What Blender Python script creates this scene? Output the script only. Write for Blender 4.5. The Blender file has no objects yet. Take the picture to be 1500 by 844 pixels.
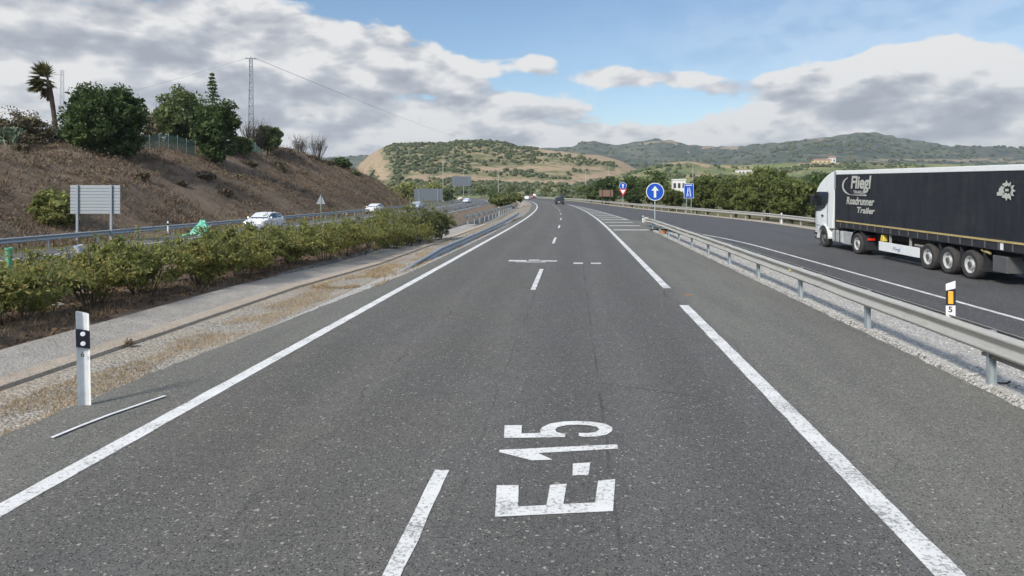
import bpy, math, random
import numpy as np
from mathutils import Vector, Matrix, noise as mnoise
random.seed(7)
RNG = np.random.default_rng(11)
R = math.radians
scene = bpy.context.scene
COL = scene.collection
# ------------------------------------------------------------------ camera geometry (used only to measure the place)
F, H0, YH = 1028.0, 2.5, 283.0
TH = math.atan(0.0875); CS, SN = math.cos(TH), math.sin(TH)
def cam2w(xc, yc): return (xc*CS - yc*SN, xc*SN + yc*CS)
def W(px, py, z=0.0):
    d = (H0 - z)*F/(py - YH); x, y = cam2w((px-750)/F*d, d); return Vector((x, y, z))
def WD(px, d): x, y = cam2w((px-750)/F*d, d); return x, y
def ZP(py, d): return H0 - (py - YH)*d/F
# ------------------------------------------------------------------ road layout
def co(y):
    y = max(0.0, y-45.0)
    if y < 375: return -y*y/3300.0
    e = min(y, 900) - 375
    return -375*375/3300.0 - e*0.2273
def interp(tab, y):
    xs = [p[0] for p in tab]; ys = [p[1] for p in tab]
    return float(np.interp(y, xs, ys))
def smooth_tab(tab):
    y0, y1 = tab[0][0], tab[-1][0]
    Y = np.arange(y0, y1+1, 1.0); X = np.interp(Y, [p[0] for p in tab], [p[1] for p in tab])
    for _ in range(3):
        k = 9; P = np.pad(X, k, mode='reflect', reflect_type='odd'); X = np.convolve(P, np.ones(2*k+1)/(2*k+1), 'valid')
    return lambda y: float(np.interp(y, Y, X))
XRAIL = smooth_tab([(-60,25.7),(22,20.1),(55,17.8),(75,15.4),(100,12.2),(130,9.2),(172,5.6),(220,0.9),(300,-9.2),(350,-17.6),(420,-32.1),(500,-50.3),(700,-95.8)])
XSL = smooth_tab([(-60,14.6),(0,10.5),(41,7.75),(52,6.6),(60,5.5),(80,4.7),(110,2.6),(135,0.3),(160,-1.5),(220,-7.0),(300,-17.2),(420,-40),(500,-58),(700,-103)])
def xline(y): return 11.2 - 0.0683*(y-18.6) - (0.011*(y-38)**2 if y > 38 else 0)
def zs(y):
    t = 60-y
    if t < -8: return 0.0
    v = -0.0164*t if t > 8 else -0.0164*(t+8)**2/32
    return max(v, -1.9)
HEMB = [(-80,6.6),(20,6.7),(60,6.9),(85,7.7),(115,9.7),(132,9.5),(143,8.0),(155,3.6),(166,-0.5),(3000,-0.5)]
def hemb(y): return interp(HEMB, y)
def dzv(y):
    return -.18*max(0,min(1,(y-18)/8.0))*max(0,min(1,(92-y)/16.0))
def gh(s, y):
    """ground height at lateral s (road frame, curve removed) and distance y"""
    x = s + co(y)
    if s < -5.0:
        h = hemb(y)
        tab = [(-6000,-1.0),(-420,-1.0),(-150,h*0.9),(-75,h*1.12),(-52,h*1.03),(-47.5,h),(-44,h*.9),(-36,h*.42),(-31.5,h*.06-.45),(-30,-.55),(-28.4,-.56),(-17.4,-.56),(-16,-.42),(-13,-.1),(-10.6,.06),(-9.2,-.02),(-8.95,-.02+dzv(y)),(-8.8,-.3+dzv(y)),(-7.4,-.3+dzv(y)),(-7.28,-.02+dzv(y)),(-6.35,-.02+dzv(y)),(-5.9,-.02),(-5.0,-.02)]
        z = interp(tab, s)
        if s < -29.5:
            k = min(1.0, (-29.5 - s)/6.0)*min(1, max(0.06, (h+.5)/5))
            z += k*(1.1*mnoise.noise((x*.10, y*.11, 3.1)) + .75*mnoise.noise((x*.16, y*.42, 1.1)) - .5*abs(mnoise.noise((x*.12, y*.26, 5.5))) + .22*mnoise.noise((x*.8, y*.8, 7.7)))
        elif s < -9.2 and s > -17:
            z += .05*mnoise.noise((x*.8, y*.8, 2.2))
        return z
    xs, xr, z0 = XSL(y) if y < 700 else co(y)+3, XRAIL(y) if y < 700 else co(y)+14, zs(y)
    if x > xr - 0.2:
        t = min(1.0, (x-(xr-.2))/7.0); return (z0-.05)*(1-t) + (-1.6)*t + (.25*mnoise.noise((x*.1, y*.1, .5)) if t >= 1 else 0)
    if x > xs: return z0-.06
    if s <= 5.1 or y > 56: return -.06 if s < 5.1 else min(-.06, z0-.06)
    t = min(1, max(0, (x-5.2)/max(.3, xs-5.2)))
    return -.015*(1-t) + (z0-.03)*t + .02*mnoise.noise((x*2.1, y*2.1, 0))
# ------------------------------------------------------------------ object helpers
def tag(o, label=None, cat=None, group=None, kind=None):
    if label: o['label'] = label
    if cat: o['category'] = cat
    if group: o['group'] = group
    if kind: o['kind'] = kind
    return o
def empty(name, loc=(0,0,0), rz=0.0, label=None, cat=None, group=None):
    o = bpy.data.objects.new(name, None); COL.objects.link(o); o.location = loc; o.rotation_euler = (0,0,rz); o.empty_display_size = .2
    return tag(o, label, cat, group)
def link(name, me, parent=None):
    o = bpy.data.objects.new(name, me); COL.objects.link(o)
    if parent is not None: o.parent = parent
    return o
def np_obj(name, V, Fc, mats, parent=None, midx=None, smooth=False, uv=None):
    """V (n,3); Fc (m,k) constant-size faces"""
    V = np.asarray(V, dtype=np.float32); Fc = np.asarray(Fc, dtype=np.int32)
    me = bpy.data.meshes.new(name); m, k = Fc.shape
    me.vertices.add(len(V)); me.vertices.foreach_set('co', V.ravel())
    me.loops.add(m*k); me.loops.foreach_set('vertex_index', Fc.ravel())
    me.polygons.add(m); me.polygons.foreach_set('loop_start', np.arange(0, m*k, k, dtype=np.int32))
    if not isinstance(mats, (list, tuple)): mats = [mats]
    for q in mats: me.materials.append(q)
    if midx is not None: me.polygons.foreach_set('material_index', np.asarray(midx, dtype=np.int32))
    me.polygons.foreach_set('use_smooth', np.full(m, smooth, dtype=bool))
    if uv is not None:
        l = me.uv_layers.new(name='UVMap'); l.data.foreach_set('uv', np.asarray(uv, dtype=np.float32)[Fc.ravel()].ravel())
    me.update(calc_edges=True); me.validate()
    return link(name, me, parent)
class MB:
    def __init__(s): s.v = []; s.f = []; s.m = []
    def add(s, vs, fs, mi=0):
        b = len(s.v); s.v += [tuple(v) for v in vs]; s.f += [tuple(b+i for i in f) for f in fs]; s.m += [mi]*len(fs); return s
    def box(s, x0,x1,y0,y1,z0,z1, mi=0, M=None):
        vs = [(x,y,z) for z in (z0,z1) for y in (y0,y1) for x in (x0,x1)]
        if M is not None: vs = [M @ Vector(v) for v in vs]
        return s.add(vs, [(0,2,3,1),(4,5,7,6),(0,1,5,4),(2,6,7,3),(0,4,6,2),(1,3,7,5)], mi)
    def tube(s, a, b, r0, r1=None, n=8, cap=True, mi=0):
        r1 = r0 if r1 is None else r1; a, b = Vector(a), Vector(b); d = b-a
        if d.length < 1e-6: return s
        q = d.to_track_quat('Z','Y'); vs = []
        for p, r in ((a,r0),(b,r1)):
            for i in range(n):
                t = 2*math.pi*i/n; vs.append(p + q @ Vector((r*math.cos(t), r*math.sin(t), 0)))
        fs = [(i,(i+1)%n,n+(i+1)%n,n+i) for i in range(n)]
        if cap: fs += [tuple(range(n-1,-1,-1)), tuple(range(n,2*n))]
        return s.add(vs, fs, mi)
    def prism(s, poly, fn0, fn1, mi=0, caps=True):
        """poly list of 2D, fn maps (a,b)->3D for the two ends"""
        n = len(poly); vs = [fn0(*p) for p in poly] + [fn1(*p) for p in poly]
        fs = [(i,(i+1)%n,n+(i+1)%n,n+i) for i in range(n)]
        if caps: fs += [tuple(range(n-1,-1,-1)), tuple(range(n,2*n))]
        return s.add(vs, fs, mi)
    def lathe(s, prof, axis_o, axis='x', n=24, mi=0):
        """prof [(r, h)] revolve round axis through axis_o; h along the axis"""
        o = Vector(axis_o); vs = []; k = len(prof)
        for r, h in prof:
            for i in range(n):
                t = 2*math.pi*i/n; c_, s_ = r*math.cos(t), r*math.sin(t)
                vs.append(o + (Vector((h,c_,s_)) if axis=='x' else Vector((c_,h,s_)) if axis=='y' else Vector((c_,s_,h))))
        fs = [(j*n+i, j*n+(i+1)%n, (j+1)*n+(i+1)%n, (j+1)*n+i) for j in range(k-1) for i in range(n)]
        return s.add(vs, fs, mi)
    def build(s, name, mats, parent=None, smooth=False, bevel=0, auto=True):
        me = bpy.data.meshes.new(name); me.from_pydata(s.v, [], s.f)
        if not isinstance(mats, (list,tuple)): mats = [mats]
        for q in mats: me.materials.append(q)
        me.polygons.foreach_set('material_index', s.m)
        if smooth: me.polygons.foreach_set('use_smooth', [True]*len(s.f))
        me.update()
        import bmesh
        bm = bmesh.new(); bm.from_mesh(me); bmesh.ops.remove_doubles(bm, verts=bm.verts, dist=1e-5); bmesh.ops.recalc_face_normals(bm, faces=bm.faces)
        if smooth and auto:
            for e in bm.edges:
                if len(e.link_faces) == 2 and e.calc_face_angle(0) > R(38): e.smooth = False
        bm.to_mesh(me); bm.free()
        o = link(name, me, parent)
        if bevel:
            b = o.modifiers.new('bevel','BEVEL'); b.width = bevel; b.segments = 2; b.limit_method = 'ANGLE'; b.angle_limit = R(40)
        return o
def dup(root, loc=None, rz=None):
    r = root.copy(); COL.objects.link(r)
    def rec(src, dst):
        for ch in src.children:
            c = ch.copy(); COL.objects.link(c); c.parent = dst; rec(ch, c)
    rec(root, r)
    if loc is not None: r.location = loc
    if rz is not None: r.rotation_euler = (0,0,rz)
    return r
# ------------------------------------------------------------------ materials
class NT:
    def __init__(s, name):
        s.mat = bpy.data.materials.new(name); s.mat.use_nodes = True; s.t = s.mat.node_tree; s.t.nodes.clear()
        s.out = s.n('ShaderNodeOutputMaterial')
    def n(s, ty, **kw):
        nd = s.t.nodes.new(ty)
        for k, v in kw.items(): setattr(nd, k, v)
        return nd
    def l(s, a, b): s.t.links.new(a, b)
    def val(s, node, i, v):
        if hasattr(v, 'links') or isinstance(v, bpy.types.NodeSocket): s.l(v, node.inputs[i])
        else: node.inputs[i].default_value = v
    def math(s, op, a, b=0.0, c=None, clamp=False):
        nd = s.n('ShaderNodeMath', operation=op, use_clamp=clamp); s.val(nd,0,a); s.val(nd,1,b)
        if c is not None: s.val(nd,2,c)
        return nd.outputs[0]
    def mix(s, f, a, b, blend='MIX'):
        nd = s.n('ShaderNodeMix', data_type='RGBA', blend_type=blend); s.val(nd,0,f); s.val(nd,6,a if not isinstance(a,tuple) else (*a,1)[:4]); s.val(nd,7,b if not isinstance(b,tuple) else (*b,1)[:4])
        return nd.outputs[2]
    def noise(s, vec, scale, detail=4, rough=.55, dist=0.0, out=0):
        nd = s.n('ShaderNodeTexNoise'); s.l(vec, nd.inputs['Vector']); nd.inputs['Scale'].default_value = scale; nd.inputs['Detail'].default_value = detail; nd.inputs['Roughness'].default_value = rough; nd.inputs['Distortion'].default_value = dist
        return nd.outputs[out]
    def vor(s, vec, scale, feature='F1', out='Distance', rnd=1.0):
        nd = s.n('ShaderNodeTexVoronoi', feature=feature); s.l(vec, nd.inputs['Vector']); nd.inputs['Scale'].default_value = scale; nd.inputs['Randomness'].default_value = rnd
        return nd.outputs[out]
    def rng(s, v, a, b, c=0.0, d=1.0, smooth=False):
        nd = s.n('ShaderNodeMapRange'); nd.interpolation_type = 'SMOOTHSTEP' if smooth else 'LINEAR'
        s.val(nd,0,v)
        for i, q in enumerate((a,b,c,d)): nd.inputs[i+1].default_value = q
        return nd.outputs[0]
    def ramp(s, f, stops):
        nd = s.n('ShaderNodeValToRGB'); s.l(f, nd.inputs[0]); e = nd.color_ramp.elements
        while len(e) < len(stops): e.new(.5)
        for i,(p,c) in enumerate(stops): e[i].position = p; e[i].color = (*c,1)
        return nd.outputs[0]
    def obj(s): return s.n('ShaderNodeTexCoord').outputs['Object']
    def uv(s): return s.n('ShaderNodeTexCoord').outputs['UV']
    def geo(s): return s.n('ShaderNodeNewGeometry')
    def scale(s, vec, xyz):
        nd = s.n('ShaderNodeVectorMath', operation='MULTIPLY'); s.l(vec, nd.inputs[0]); nd.inputs[1].default_value = xyz; return nd.outputs[0]
    def bump(s, h, strength=.5, dist=.02, normal=None):
        nd = s.n('ShaderNodeBump'); s.l(h, nd.inputs['Height']); nd.inputs['Strength'].default_value = strength; nd.inputs['Distance'].default_value = dist
        if normal: s.l(normal, nd.inputs['Normal'])
        return nd.outputs[0]
    def bsdf(s, col, rough=.6, metal=0.0, normal=None, spec=.5, emit=None, es=0):
        p = s.n('ShaderNodeBsdfPrincipled'); s.val(p,'Base Color', col if not isinstance(col, tuple) else (*col,1)[:4]); s.val(p,'Roughness',rough); s.val(p,'Metallic',metal); p.inputs['Specular IOR Level'].default_value = spec
        if normal is not None: s.l(normal, p.inputs['Normal'])
        if emit: p.inputs['Emission Color'].default_value = (*emit,1); p.inputs['Emission Strength'].default_value = es
        s.l(p.outputs[0], s.out.inputs['Surface']); return p
def m_simple(name, col, rough=.5, metal=0.0, var=.12, scale=6.0, spec=.5, bump=0.0):
    t = NT(name); o = t.obj(); nz = t.noise(o, scale, 5, .6)
    c = t.mix(t.rng(nz,.3,.7), tuple(x*(1-var) for x in col), tuple(min(1,x*(1+var)) for x in col))
    t.bsdf(c, t.rng(nz,.3,.7,max(0,rough-.08),min(1,rough+.08)), metal, t.bump(nz,bump,.01) if bump else None, spec); return t.mat
def m_leaf(name, stops, trans=.25, rough=.6):
    t = NT(name); g = t.geo(); o = t.obj()
    f = t.math('ADD', t.math('MULTIPLY', g.outputs['Random Per Island'], .55), t.math('MULTIPLY', t.rng(t.noise(o, .9, 3), .3,.7), .45))
    c = t.ramp(f, stops)
    p = t.bsdf(c, rough, 0, None, .25)
    tr = t.n('ShaderNodeBsdfTranslucent'); t.l(c, tr.inputs[0]); mx = t.n('ShaderNodeMixShader'); mx.inputs[0].default_value = trans
    t.l(p.outputs[0], mx.inputs[1]); t.l(tr.outputs[0], mx.inputs[2]); t.l(mx.outputs[0], t.out.inputs['Surface']); return t.mat
def m_asphalt(name, base, tint_sh, shoulder=None, tracks=True, crack=True):
    t = NT(name); o = t.obj(); uv = t.uv()
    sep = t.n('ShaderNodeSeparateXYZ'); t.l(uv, sep.inputs[0]); u, v = sep.outputs[0], sep.outputs[1]
    big = t.noise(o, .35, 5, .6); mid = t.noise(t.scale(o,(1,.12,1)), 1.4, 4, .6); blot = t.noise(o, 2.6, 6, .65)
    c = t.mix(t.rng(big,.35,.7), base, tint_sh)
    if tracks:
        c = t.mix(t.math('MULTIPLY', t.rng(t.math('ADD', u, t.math('MULTIPLY', big, .5)), -1.2,-.4), .45), c, (base[0]*.80,base[1]*.83,base[2]*.9))
        for cx, w, k in ((-3.6,.65,.34),(-1.95,.6,.32),(-.1,.65,.40),(1.55,.65,.44)):
            b = t.math('POWER', t.math('MAXIMUM', t.math('SUBTRACT', 1.0, t.math('DIVIDE', t.math('ABSOLUTE', t.math('SUBTRACT', u, cx)), w)), 0.0), .7)
            c = t.mix(t.math('MULTIPLY', b, k), c, tuple(x*.6 for x in base))
    if shoulder:                                                                         # outside the edge lines the surface is less polished
        un = t.math('ADD', u, t.math('MULTIPLY', t.math('SUBTRACT', t.noise(o, 1.2, 3), .5), .25))
        ms = t.math('ADD', t.rng(un, 2.3,2.75), t.rng(un, -4.4,-4.75))
        c = t.mix(t.math('MULTIPLY', ms, .9), c, t.mix(t.rng(blot,.3,.7), tuple(x*.9 for x in shoulder), tuple(x*1.08 for x in shoulder)))
    c = t.mix(t.rng(mid,.40,.72,0,.45), c, tuple(x*.62 for x in base)); c = t.mix(t.rng(blot,.45,.72,0,.34), c, tuple(x*.6 for x in base))
    grain = t.noise(o, 55, 3, .7); chip = t.vor(o, 105, out='Color'); chs = t.n('ShaderNodeSeparateColor'); t.l(chip, chs.inputs[0]); ch2 = t.vor(o, 48, out='Color'); ch2s = t.n('ShaderNodeSeparateColor'); t.l(ch2, ch2s.inputs[0])
    gv = t.math('ADD', t.math('MULTIPLY', t.rng(chs.outputs[0],0,1,.58,1.42), .6), t.math('MULTIPLY', t.rng(ch2s.outputs[0],0,1,.62,1.38), .4))
    c = t.mix(1.0, c, t.n('ShaderNodeCombineColor').outputs[0], 'MULTIPLY') if False else c
    sc = t.n('ShaderNodeVectorMath', operation='SCALE'); t.l(c, sc.inputs[0]); t.l(gv, sc.inputs['Scale']); c = sc.outputs[0]
    c = t.mix(t.rng(chs.outputs[1], .978,.988), c, (.36,.345,.31))                           # pale chippings
    c = t.mix(t.rng(ch2s.outputs[1], .982,.99), c, (.34,.32,.27))
    c = t.mix(t.rng(chs.outputs[2], .92,.94), c, (.025,.025,.028))
    if crack:
        wob = t.math('SUBTRACT', t.noise(t.scale(uv,(0,1,0)), 1.3, 6, .65), .5)
        for cx, amp, wd, k in ((.33,.10,.008,.45),(-2.6,1.1,.007,.5),(-.95,.2,.007,.35)):
            d = t.math('ABSOLUTE', t.math('SUBTRACT', u, t.math('ADD', cx, t.math('MULTIPLY', wob, amp))))
            brk = t.rng(t.noise(t.scale(uv,(0,1,0)), .45, 3), .40,.56)
            c = t.mix(t.math('MULTIPLY', t.math('MULTIPLY', t.rng(d, wd, wd*2.6, 1, 0), brk), k), c, (.018,.018,.018))
        ed = t.vor(t.mix(.12, o, t.noise(o, 1.1, 4, out=1), 'ADD'), .42, 'DISTANCE_TO_EDGE')
        patch = t.rng(t.noise(o, .16, 2), .56,.64)
        c = t.mix(t.math('MULTIPLY', t.math('MULTIPLY', t.rng(ed,.003,.008,1,0), patch), .45), c, (.02,.02,.02))
    hgt = t.math('ADD', grain, t.math('MULTIPLY', chs.outputs[0], .6))
    t.bsdf(c, t.rng(grain,.3,.7,.72,.92), 0, t.bump(hgt,.55,.008), .3); return t.mat
def m_paint(name, base=(.74,.74,.71), wear=.5):
    t = NT(name); o = t.obj(); a = t.noise(o, 26, 6, .75); b = t.noise(o, 2.2, 4, .6)
    w = t.rng(t.math('ADD', a, t.math('MULTIPLY', b, .35)), .52+.22*(1-wear), .62+.22*(1-wear))
    c = t.mix(t.rng(b,.3,.7), base, tuple(x*.86 for x in base)); c = t.mix(t.math('MULTIPLY', w, .8), c, (.16,.16,.155))
    t.bsdf(c, .65, 0, t.bump(a,.4,.004), .35); return t.mat
def m_gravel(name, stops, scale=22, dirt=(.2,.17,.13), amt=.5, bump=.9):
    t = NT(name); o = t.obj(); wv = t.mix(.03, o, t.noise(o, 9, 2, out=1), 'ADD')
    v = t.vor(wv, scale, out='Color'); sc = t.n('ShaderNodeSeparateColor'); t.l(v, sc.inputs[0]); d = t.vor(wv, scale)
    c = t.ramp(sc.outputs[0], stops); c = t.mix(t.rng(d,.5,.95,0,.75), c, tuple(x*.45 for x in dirt))
    n = t.noise(o, .9, 6, .65); c = t.mix(t.math('MULTIPLY', t.rng(n,.42,.66), amt), c, dirt)
    n2 = t.noise(o, 6, 5, .7); c = t.mix(t.rng(n2,.45,.75,0,.35), c, tuple(x*.6 for x in dirt))
    h = t.math('SUBTRACT', 1.0, d)
    t.bsdf(c, .9, 0, t.bump(t.math('ADD', h, t.math('MULTIPLY', n2,.5)),bump,.03), .2); return t.mat
def m_soil(name, a, b, c3, s1=.25, s2=3.0):
    t = NT(name); o = t.obj(); n1 = t.noise(o, s1, 7, .65); n2 = t.noise(o, s2, 7, .7); n3 = t.noise(o, s2*9, 4, .7)
    c = t.mix(t.rng(n1,.38,.64), a, b); c = t.mix(t.rng(n2,.42,.68,0,.8), c, c3); c = t.mix(t.rng(n3,.4,.75,0,.5), c, tuple(x*.4 for x in a))
    t.bsdf(c, .95, 0, t.bump(t.math('ADD', n2, t.math('MULTIPLY', n3, .5)),.9,.12), .15); return t.mat
def m_steel(name, col=(.50,.51,.50), dirt=(.25,.20,.14), amt=.35, rough=.5, metal=.35):
    t = NT(name); o = t.obj(); n = t.noise(t.scale(o,(1,.35,2.5)), 3.5, 6, .65); n2 = t.noise(o, 30, 3)
    c = t.mix(t.rng(n2,.3,.7), tuple(x*.9 for x in col), tuple(x*1.06 for x in col)); c = t.mix(t.math('MULTIPLY', t.rng(n,.5,.78), amt), c, dirt)
    t.bsdf(c, t.rng(n,.3,.7,rough-.1,rough+.15), metal); return t.mat
M = {}
M['asphalt'] = m_asphalt('asphalt', (.136,.132,.122), (.140,.128,.108), (.182,.178,.152))
M['asphalt_slip'] = m_asphalt('asphalt_slip', (.084,.084,.088), (.098,.096,.095), None, False, False)
M['asphalt_opp'] = m_asphalt('asphalt_opposite', (.12,.122,.128), (.13,.128,.12), None, False, False)
M['paint'] = m_paint('road_paint', base=(.72,.715,.69), wear=.28); M['paint_worn'] = m_paint('road_paint_worn', (.60,.60,.57), .85); M['paint_new'] = m_paint('road_paint_bright', (.74,.735,.71), .16)
M['gravel_gore'] = m_gravel('pale_gravel', [(0,(.28,.27,.25)),(.4,(.48,.465,.435)),(.75,(.6,.585,.555)),(1,(.72,.71,.68))], 26, (.42,.38,.32), .3)
M['gravel_verge'] = m_gravel('dusty_gravel', [(0,(.2,.185,.16)),(.5,(.33,.31,.27)),(1,(.47,.445,.40))], 24, (.34,.285,.215), .6)
M['litter'] = m_soil('median_litter', (.20,.15,.11), (.26,.2,.15), (.145,.118,.095), .8, 5)
M['rubble'] = m_gravel('grey_rubble', [(0,(.10,.10,.10)),(.6,(.2,.2,.2)),(1,(.36,.36,.35))], 15, (.13,.10,.075), .6)
M['bank'] = m_soil('embankment_soil', (.185,.138,.102), (.245,.185,.132), (.115,.092,.07), .16, 1.6)
M['field'] = m_soil('dry_field', (.13,.115,.055), (.20,.165,.09), (.085,.095,.04), .02, .3)
M['concrete'] = m_soil('weathered_concrete', (.52,.44,.355), (.58,.50,.41), (.42,.355,.285), .5, 2.5)
M['concrete_grey'] = m_soil('grey_concrete', (.44,.41,.37), (.51,.475,.43), (.355,.325,.29), .5, 2.5)
M['steel'] = m_steel('galvanised_steel', (.53,.51,.455), (.26,.21,.15), .5); M['steel_dark'] = m_steel('grey_steel', (.36,.39,.42), (.2,.2,.2), .2)
M['steel_post'] = m_steel('post_steel', (.42,.47,.49), (.25,.22,.17), .25); M['rust'] = m_steel('rusty_steel', (.36,.30,.25), (.19,.085,.05), 1.0, .8, .1)
M['sign_back'] = m_steel('sign_back_metal', (.36,.39,.41), (.4,.4,.4), .3, .55, .2); M['sign_back_dark'] = m_steel('sign_back_grey', (.13,.15,.18), (.16,.17,.2), .4, .6, .2)
M['white'] = m_simple('white_plastic', (.72,.72,.71), .5, 0, .12, 9); M['black'] = m_simple('black_plastic', (.018,.018,.022), .45, 0, .2)
M['reflect'] = m_simple('white_reflector', (.88,.88,.88), .25); M['amber'] = m_simple('amber_reflector', (.85,.42,.05), .3); M['navy'] = m_simple('navy_print', (.010,.011,.022), .45)
M['blue_sign'] = m_simple('sign_blue', (.008,.075,.46), .4, 0, .05); M['sign_white'] = m_simple('sign_white', (.82,.83,.82), .4, 0, .04); M['sign_red'] = m_simple('sign_red', (.55,.02,.03), .4, 0, .05)
M['sign_arrow'] = m_simple('sign_arrow_cream', (.72,.74,.62), .45, 0, .05)
M['sign_brown'] = m_simple('sign_brown', (.21,.12,.085), .5)
M['tyre'] = m_simple('tyre_rubber', (.055,.052,.05), .85, 0, .25, 12, .2); M['rim'] = m_simple('wheel_rim', (.62,.62,.60), .4, .3, .12); M['hub'] = m_simple('wheel_hub', (.12,.12,.12), .6, .2)
M['truck_white'] = m_simple('truck_white_paint', (.72,.74,.72), .35, 0, .05, 2, .5); M['chassis'] = m_simple('chassis_black', (.025,.026,.03), .65, 0, .3)
M['alu'] = m_simple('tank_aluminium', (.52,.52,.51), .5, .35, .2, 3); M['stripe'] = m_simple('yellow_stripe', (.46,.36,.16), .5, 0, .12, 2)
M['print'] = m_simple('pale_print', (.47,.47,.42), .6, 0, .06, 4); M['skirt'] = m_simple('white_board', (.78,.79,.78), .5, 0, .05); M['textblue'] = m_simple('blue_print', (.12,.18,.30), .5)
M['yellow'] = m_simple('yellow_plastic', (.75,.55,.08), .5); M['glass'] = m_simple('dark_glass', (.015,.02,.022), .1, 0, .1, 2, .45); M['skyglass'] = m_simple('blue_tinted_glass', (.035,.05,.075), .1, 0, .1, 2, .4)
M['tail'] = (lambda t: (t.bsdf((.42,.02,.01), .3, 0, None, .5, (1,.05,.02), .25), t.mat)[1])(NT('red_tail_lamp'))
M['car_tail'] = m_simple('tail_lens', (.22,.015,.015), .3); M['headlamp'] = m_simple('headlamp_lens', (.75,.77,.8), .1, .2); M['plate'] = m_simple('number_plate', (.75,.75,.72), .4)
def paint(name, col): return m_simple(name, col, .25, .1, .04, 2, .6)
M['car_white'] = paint('car_white', (.74,.75,.78)); M['car_silver'] = paint('car_silver', (.42,.46,.52)); M['car_dark'] = paint('car_dark_blue', (.02,.026,.034)); M['car_red'] = paint('car_red', (.28,.02,.04)); M['car_pearl'] = paint('car_pale', (.62,.66,.8)); M['car_cream'] = paint('car_cream', (.75,.62,.42))
M['bark'] = m_soil('bark', (.10,.075,.055), (.14,.11,.08), (.06,.045,.035), 1.5, 8); M['twig'] = m_simple('dry_twigs', (.085,.068,.056), .9, 0, .3); M['palm_skirt'] = m_simple('dead_fronds', (.15,.085,.05), .9, 0, .35)
M['l_dense'] = m_leaf('leaf_dense', [(0,(0.031,0.055,0.019)),(.5,(0.072,0.111,0.035)),(1,(0.150,0.195,0.065))], 0.30)
M['l_mid'] = m_leaf('leaf_mid_green', [(0,(0.056,0.081,0.030)),(.5,(0.112,0.150,0.053)),(1,(0.213,0.237,0.094))], 0.32)
M['l_oleander'] = m_leaf('leaf_oleander', [(0,(0.091,0.100,0.041)),(.35,(0.177,0.207,0.068)),(.62,(0.293,0.287,0.088)),(.82,(0.415,0.336,0.110)),(1,(0.488,0.415,0.232))], 0.40)
M['l_oleander_d'] = m_leaf('leaf_oleander_dark', [(0,(0.065,0.081,0.033)),(.5,(0.138,0.171,0.058)),(.85,(0.275,0.261,0.094)),(1,(0.334,0.261,0.131))], 0.38)
M['l_right'] = m_leaf('leaf_roadside', [(0,(0.050,0.073,0.025)),(.5,(0.124,0.151,0.045)),(1,(0.248,0.260,0.080))], 0.32)
M['l_yellow'] = m_leaf('leaf_yellow_green', [(0,(.13,.15,.042)),(.5,(.24,.25,.078)),(1,(.36,.33,.12))], .25)
M['l_grey'] = m_leaf('leaf_grey_green', [(0,(.07,.08,.052)),(.5,(.12,.14,.095)),(1,(.20,.22,.165))], .2); M['l_brown'] = m_leaf('leaf_dry_brown', [(0,(0.088,0.073,0.053)),(.5,(0.156,0.131,0.081)),(1,(0.237,0.213,0.106))], .2)
M['l_palm'] = m_leaf('leaf_palm', [(0,(.05,.062,.02)),(.55,(.11,.12,.036)),(.8,(.16,.125,.045)),(1,(.17,.11,.055))], .2)
M['l_bank'] = m_leaf('bank_brush', [(0,(0.101,0.074,0.056)),(.35,(0.190,0.137,0.101)),(.6,(0.241,0.174,0.118)),(.75,(0.146,0.129,0.069)),(.87,(0.090,0.099,0.045)),(1,(0.347,0.269,0.185))], .15, .9)
M['straw'] = m_leaf('dry_straw', [(0,(.27,.195,.115)),(.5,(.42,.315,.19)),(1,(.54,.43,.285))], .25, .85)
M['deadleaf'] = m_leaf('fallen_leaves', [(0,(.085,.052,.036)),(.5,(.17,.105,.065)),(1,(.26,.18,.105))], .1, .85)
M['l_orchard'] = m_leaf('leaf_orchard', [(0,(.032,.046,.022)),(.5,(.066,.084,.034)),(.8,(.115,.13,.05)),(1,(.17,.165,.07))], .1)
M['pebble'] = m_leaf('pebbles', [(0,(.2,.19,.17)),(.5,(.40,.385,.355)),(1,(.64,.62,.585))], 0.0, .85); M['pebble_verge'] = m_leaf('verge_pebbles', [(0,(0.180,0.162,0.132)),(.5,(0.324,0.294,0.246)),(1,(0.504,0.468,0.414))], 0.0, .85)
M['stone'] = m_soil('pale_stone', (.46,.45,.42), (.54,.53,.5), (.36,.34,.31), 2, 9)
M['tarp'] = m_simple('green_plastic_sheet', (.12,.46,.33), .45, 0, .2, 5); M['tube'] = m_simple('green_plastic_tube', (.16,.52,.32), .45, 0, .15)
M['wall'] = m_simple('white_wall', (.70,.68,.64), .8); M['wall_y'] = m_simple('yellow_wall', (.62,.51,.30), .8); M['roof'] = m_simple('tile_roof', (.30,.18,.13), .85); M['window'] = m_simple('house_window', (.04,.045,.05), .3)
M['net'] = m_simple('green_net', (.11,.18,.13), .8); M['cactus'] = m_simple('cactus_pad', (.12,.165,.10), .7, 0, .25)
M['rubber'] = m_simple('black_rubber', (.03,.028,.028), .7); M['orange'] = m_simple('orange_plastic', (.42,.19,.08), .6)

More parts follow.
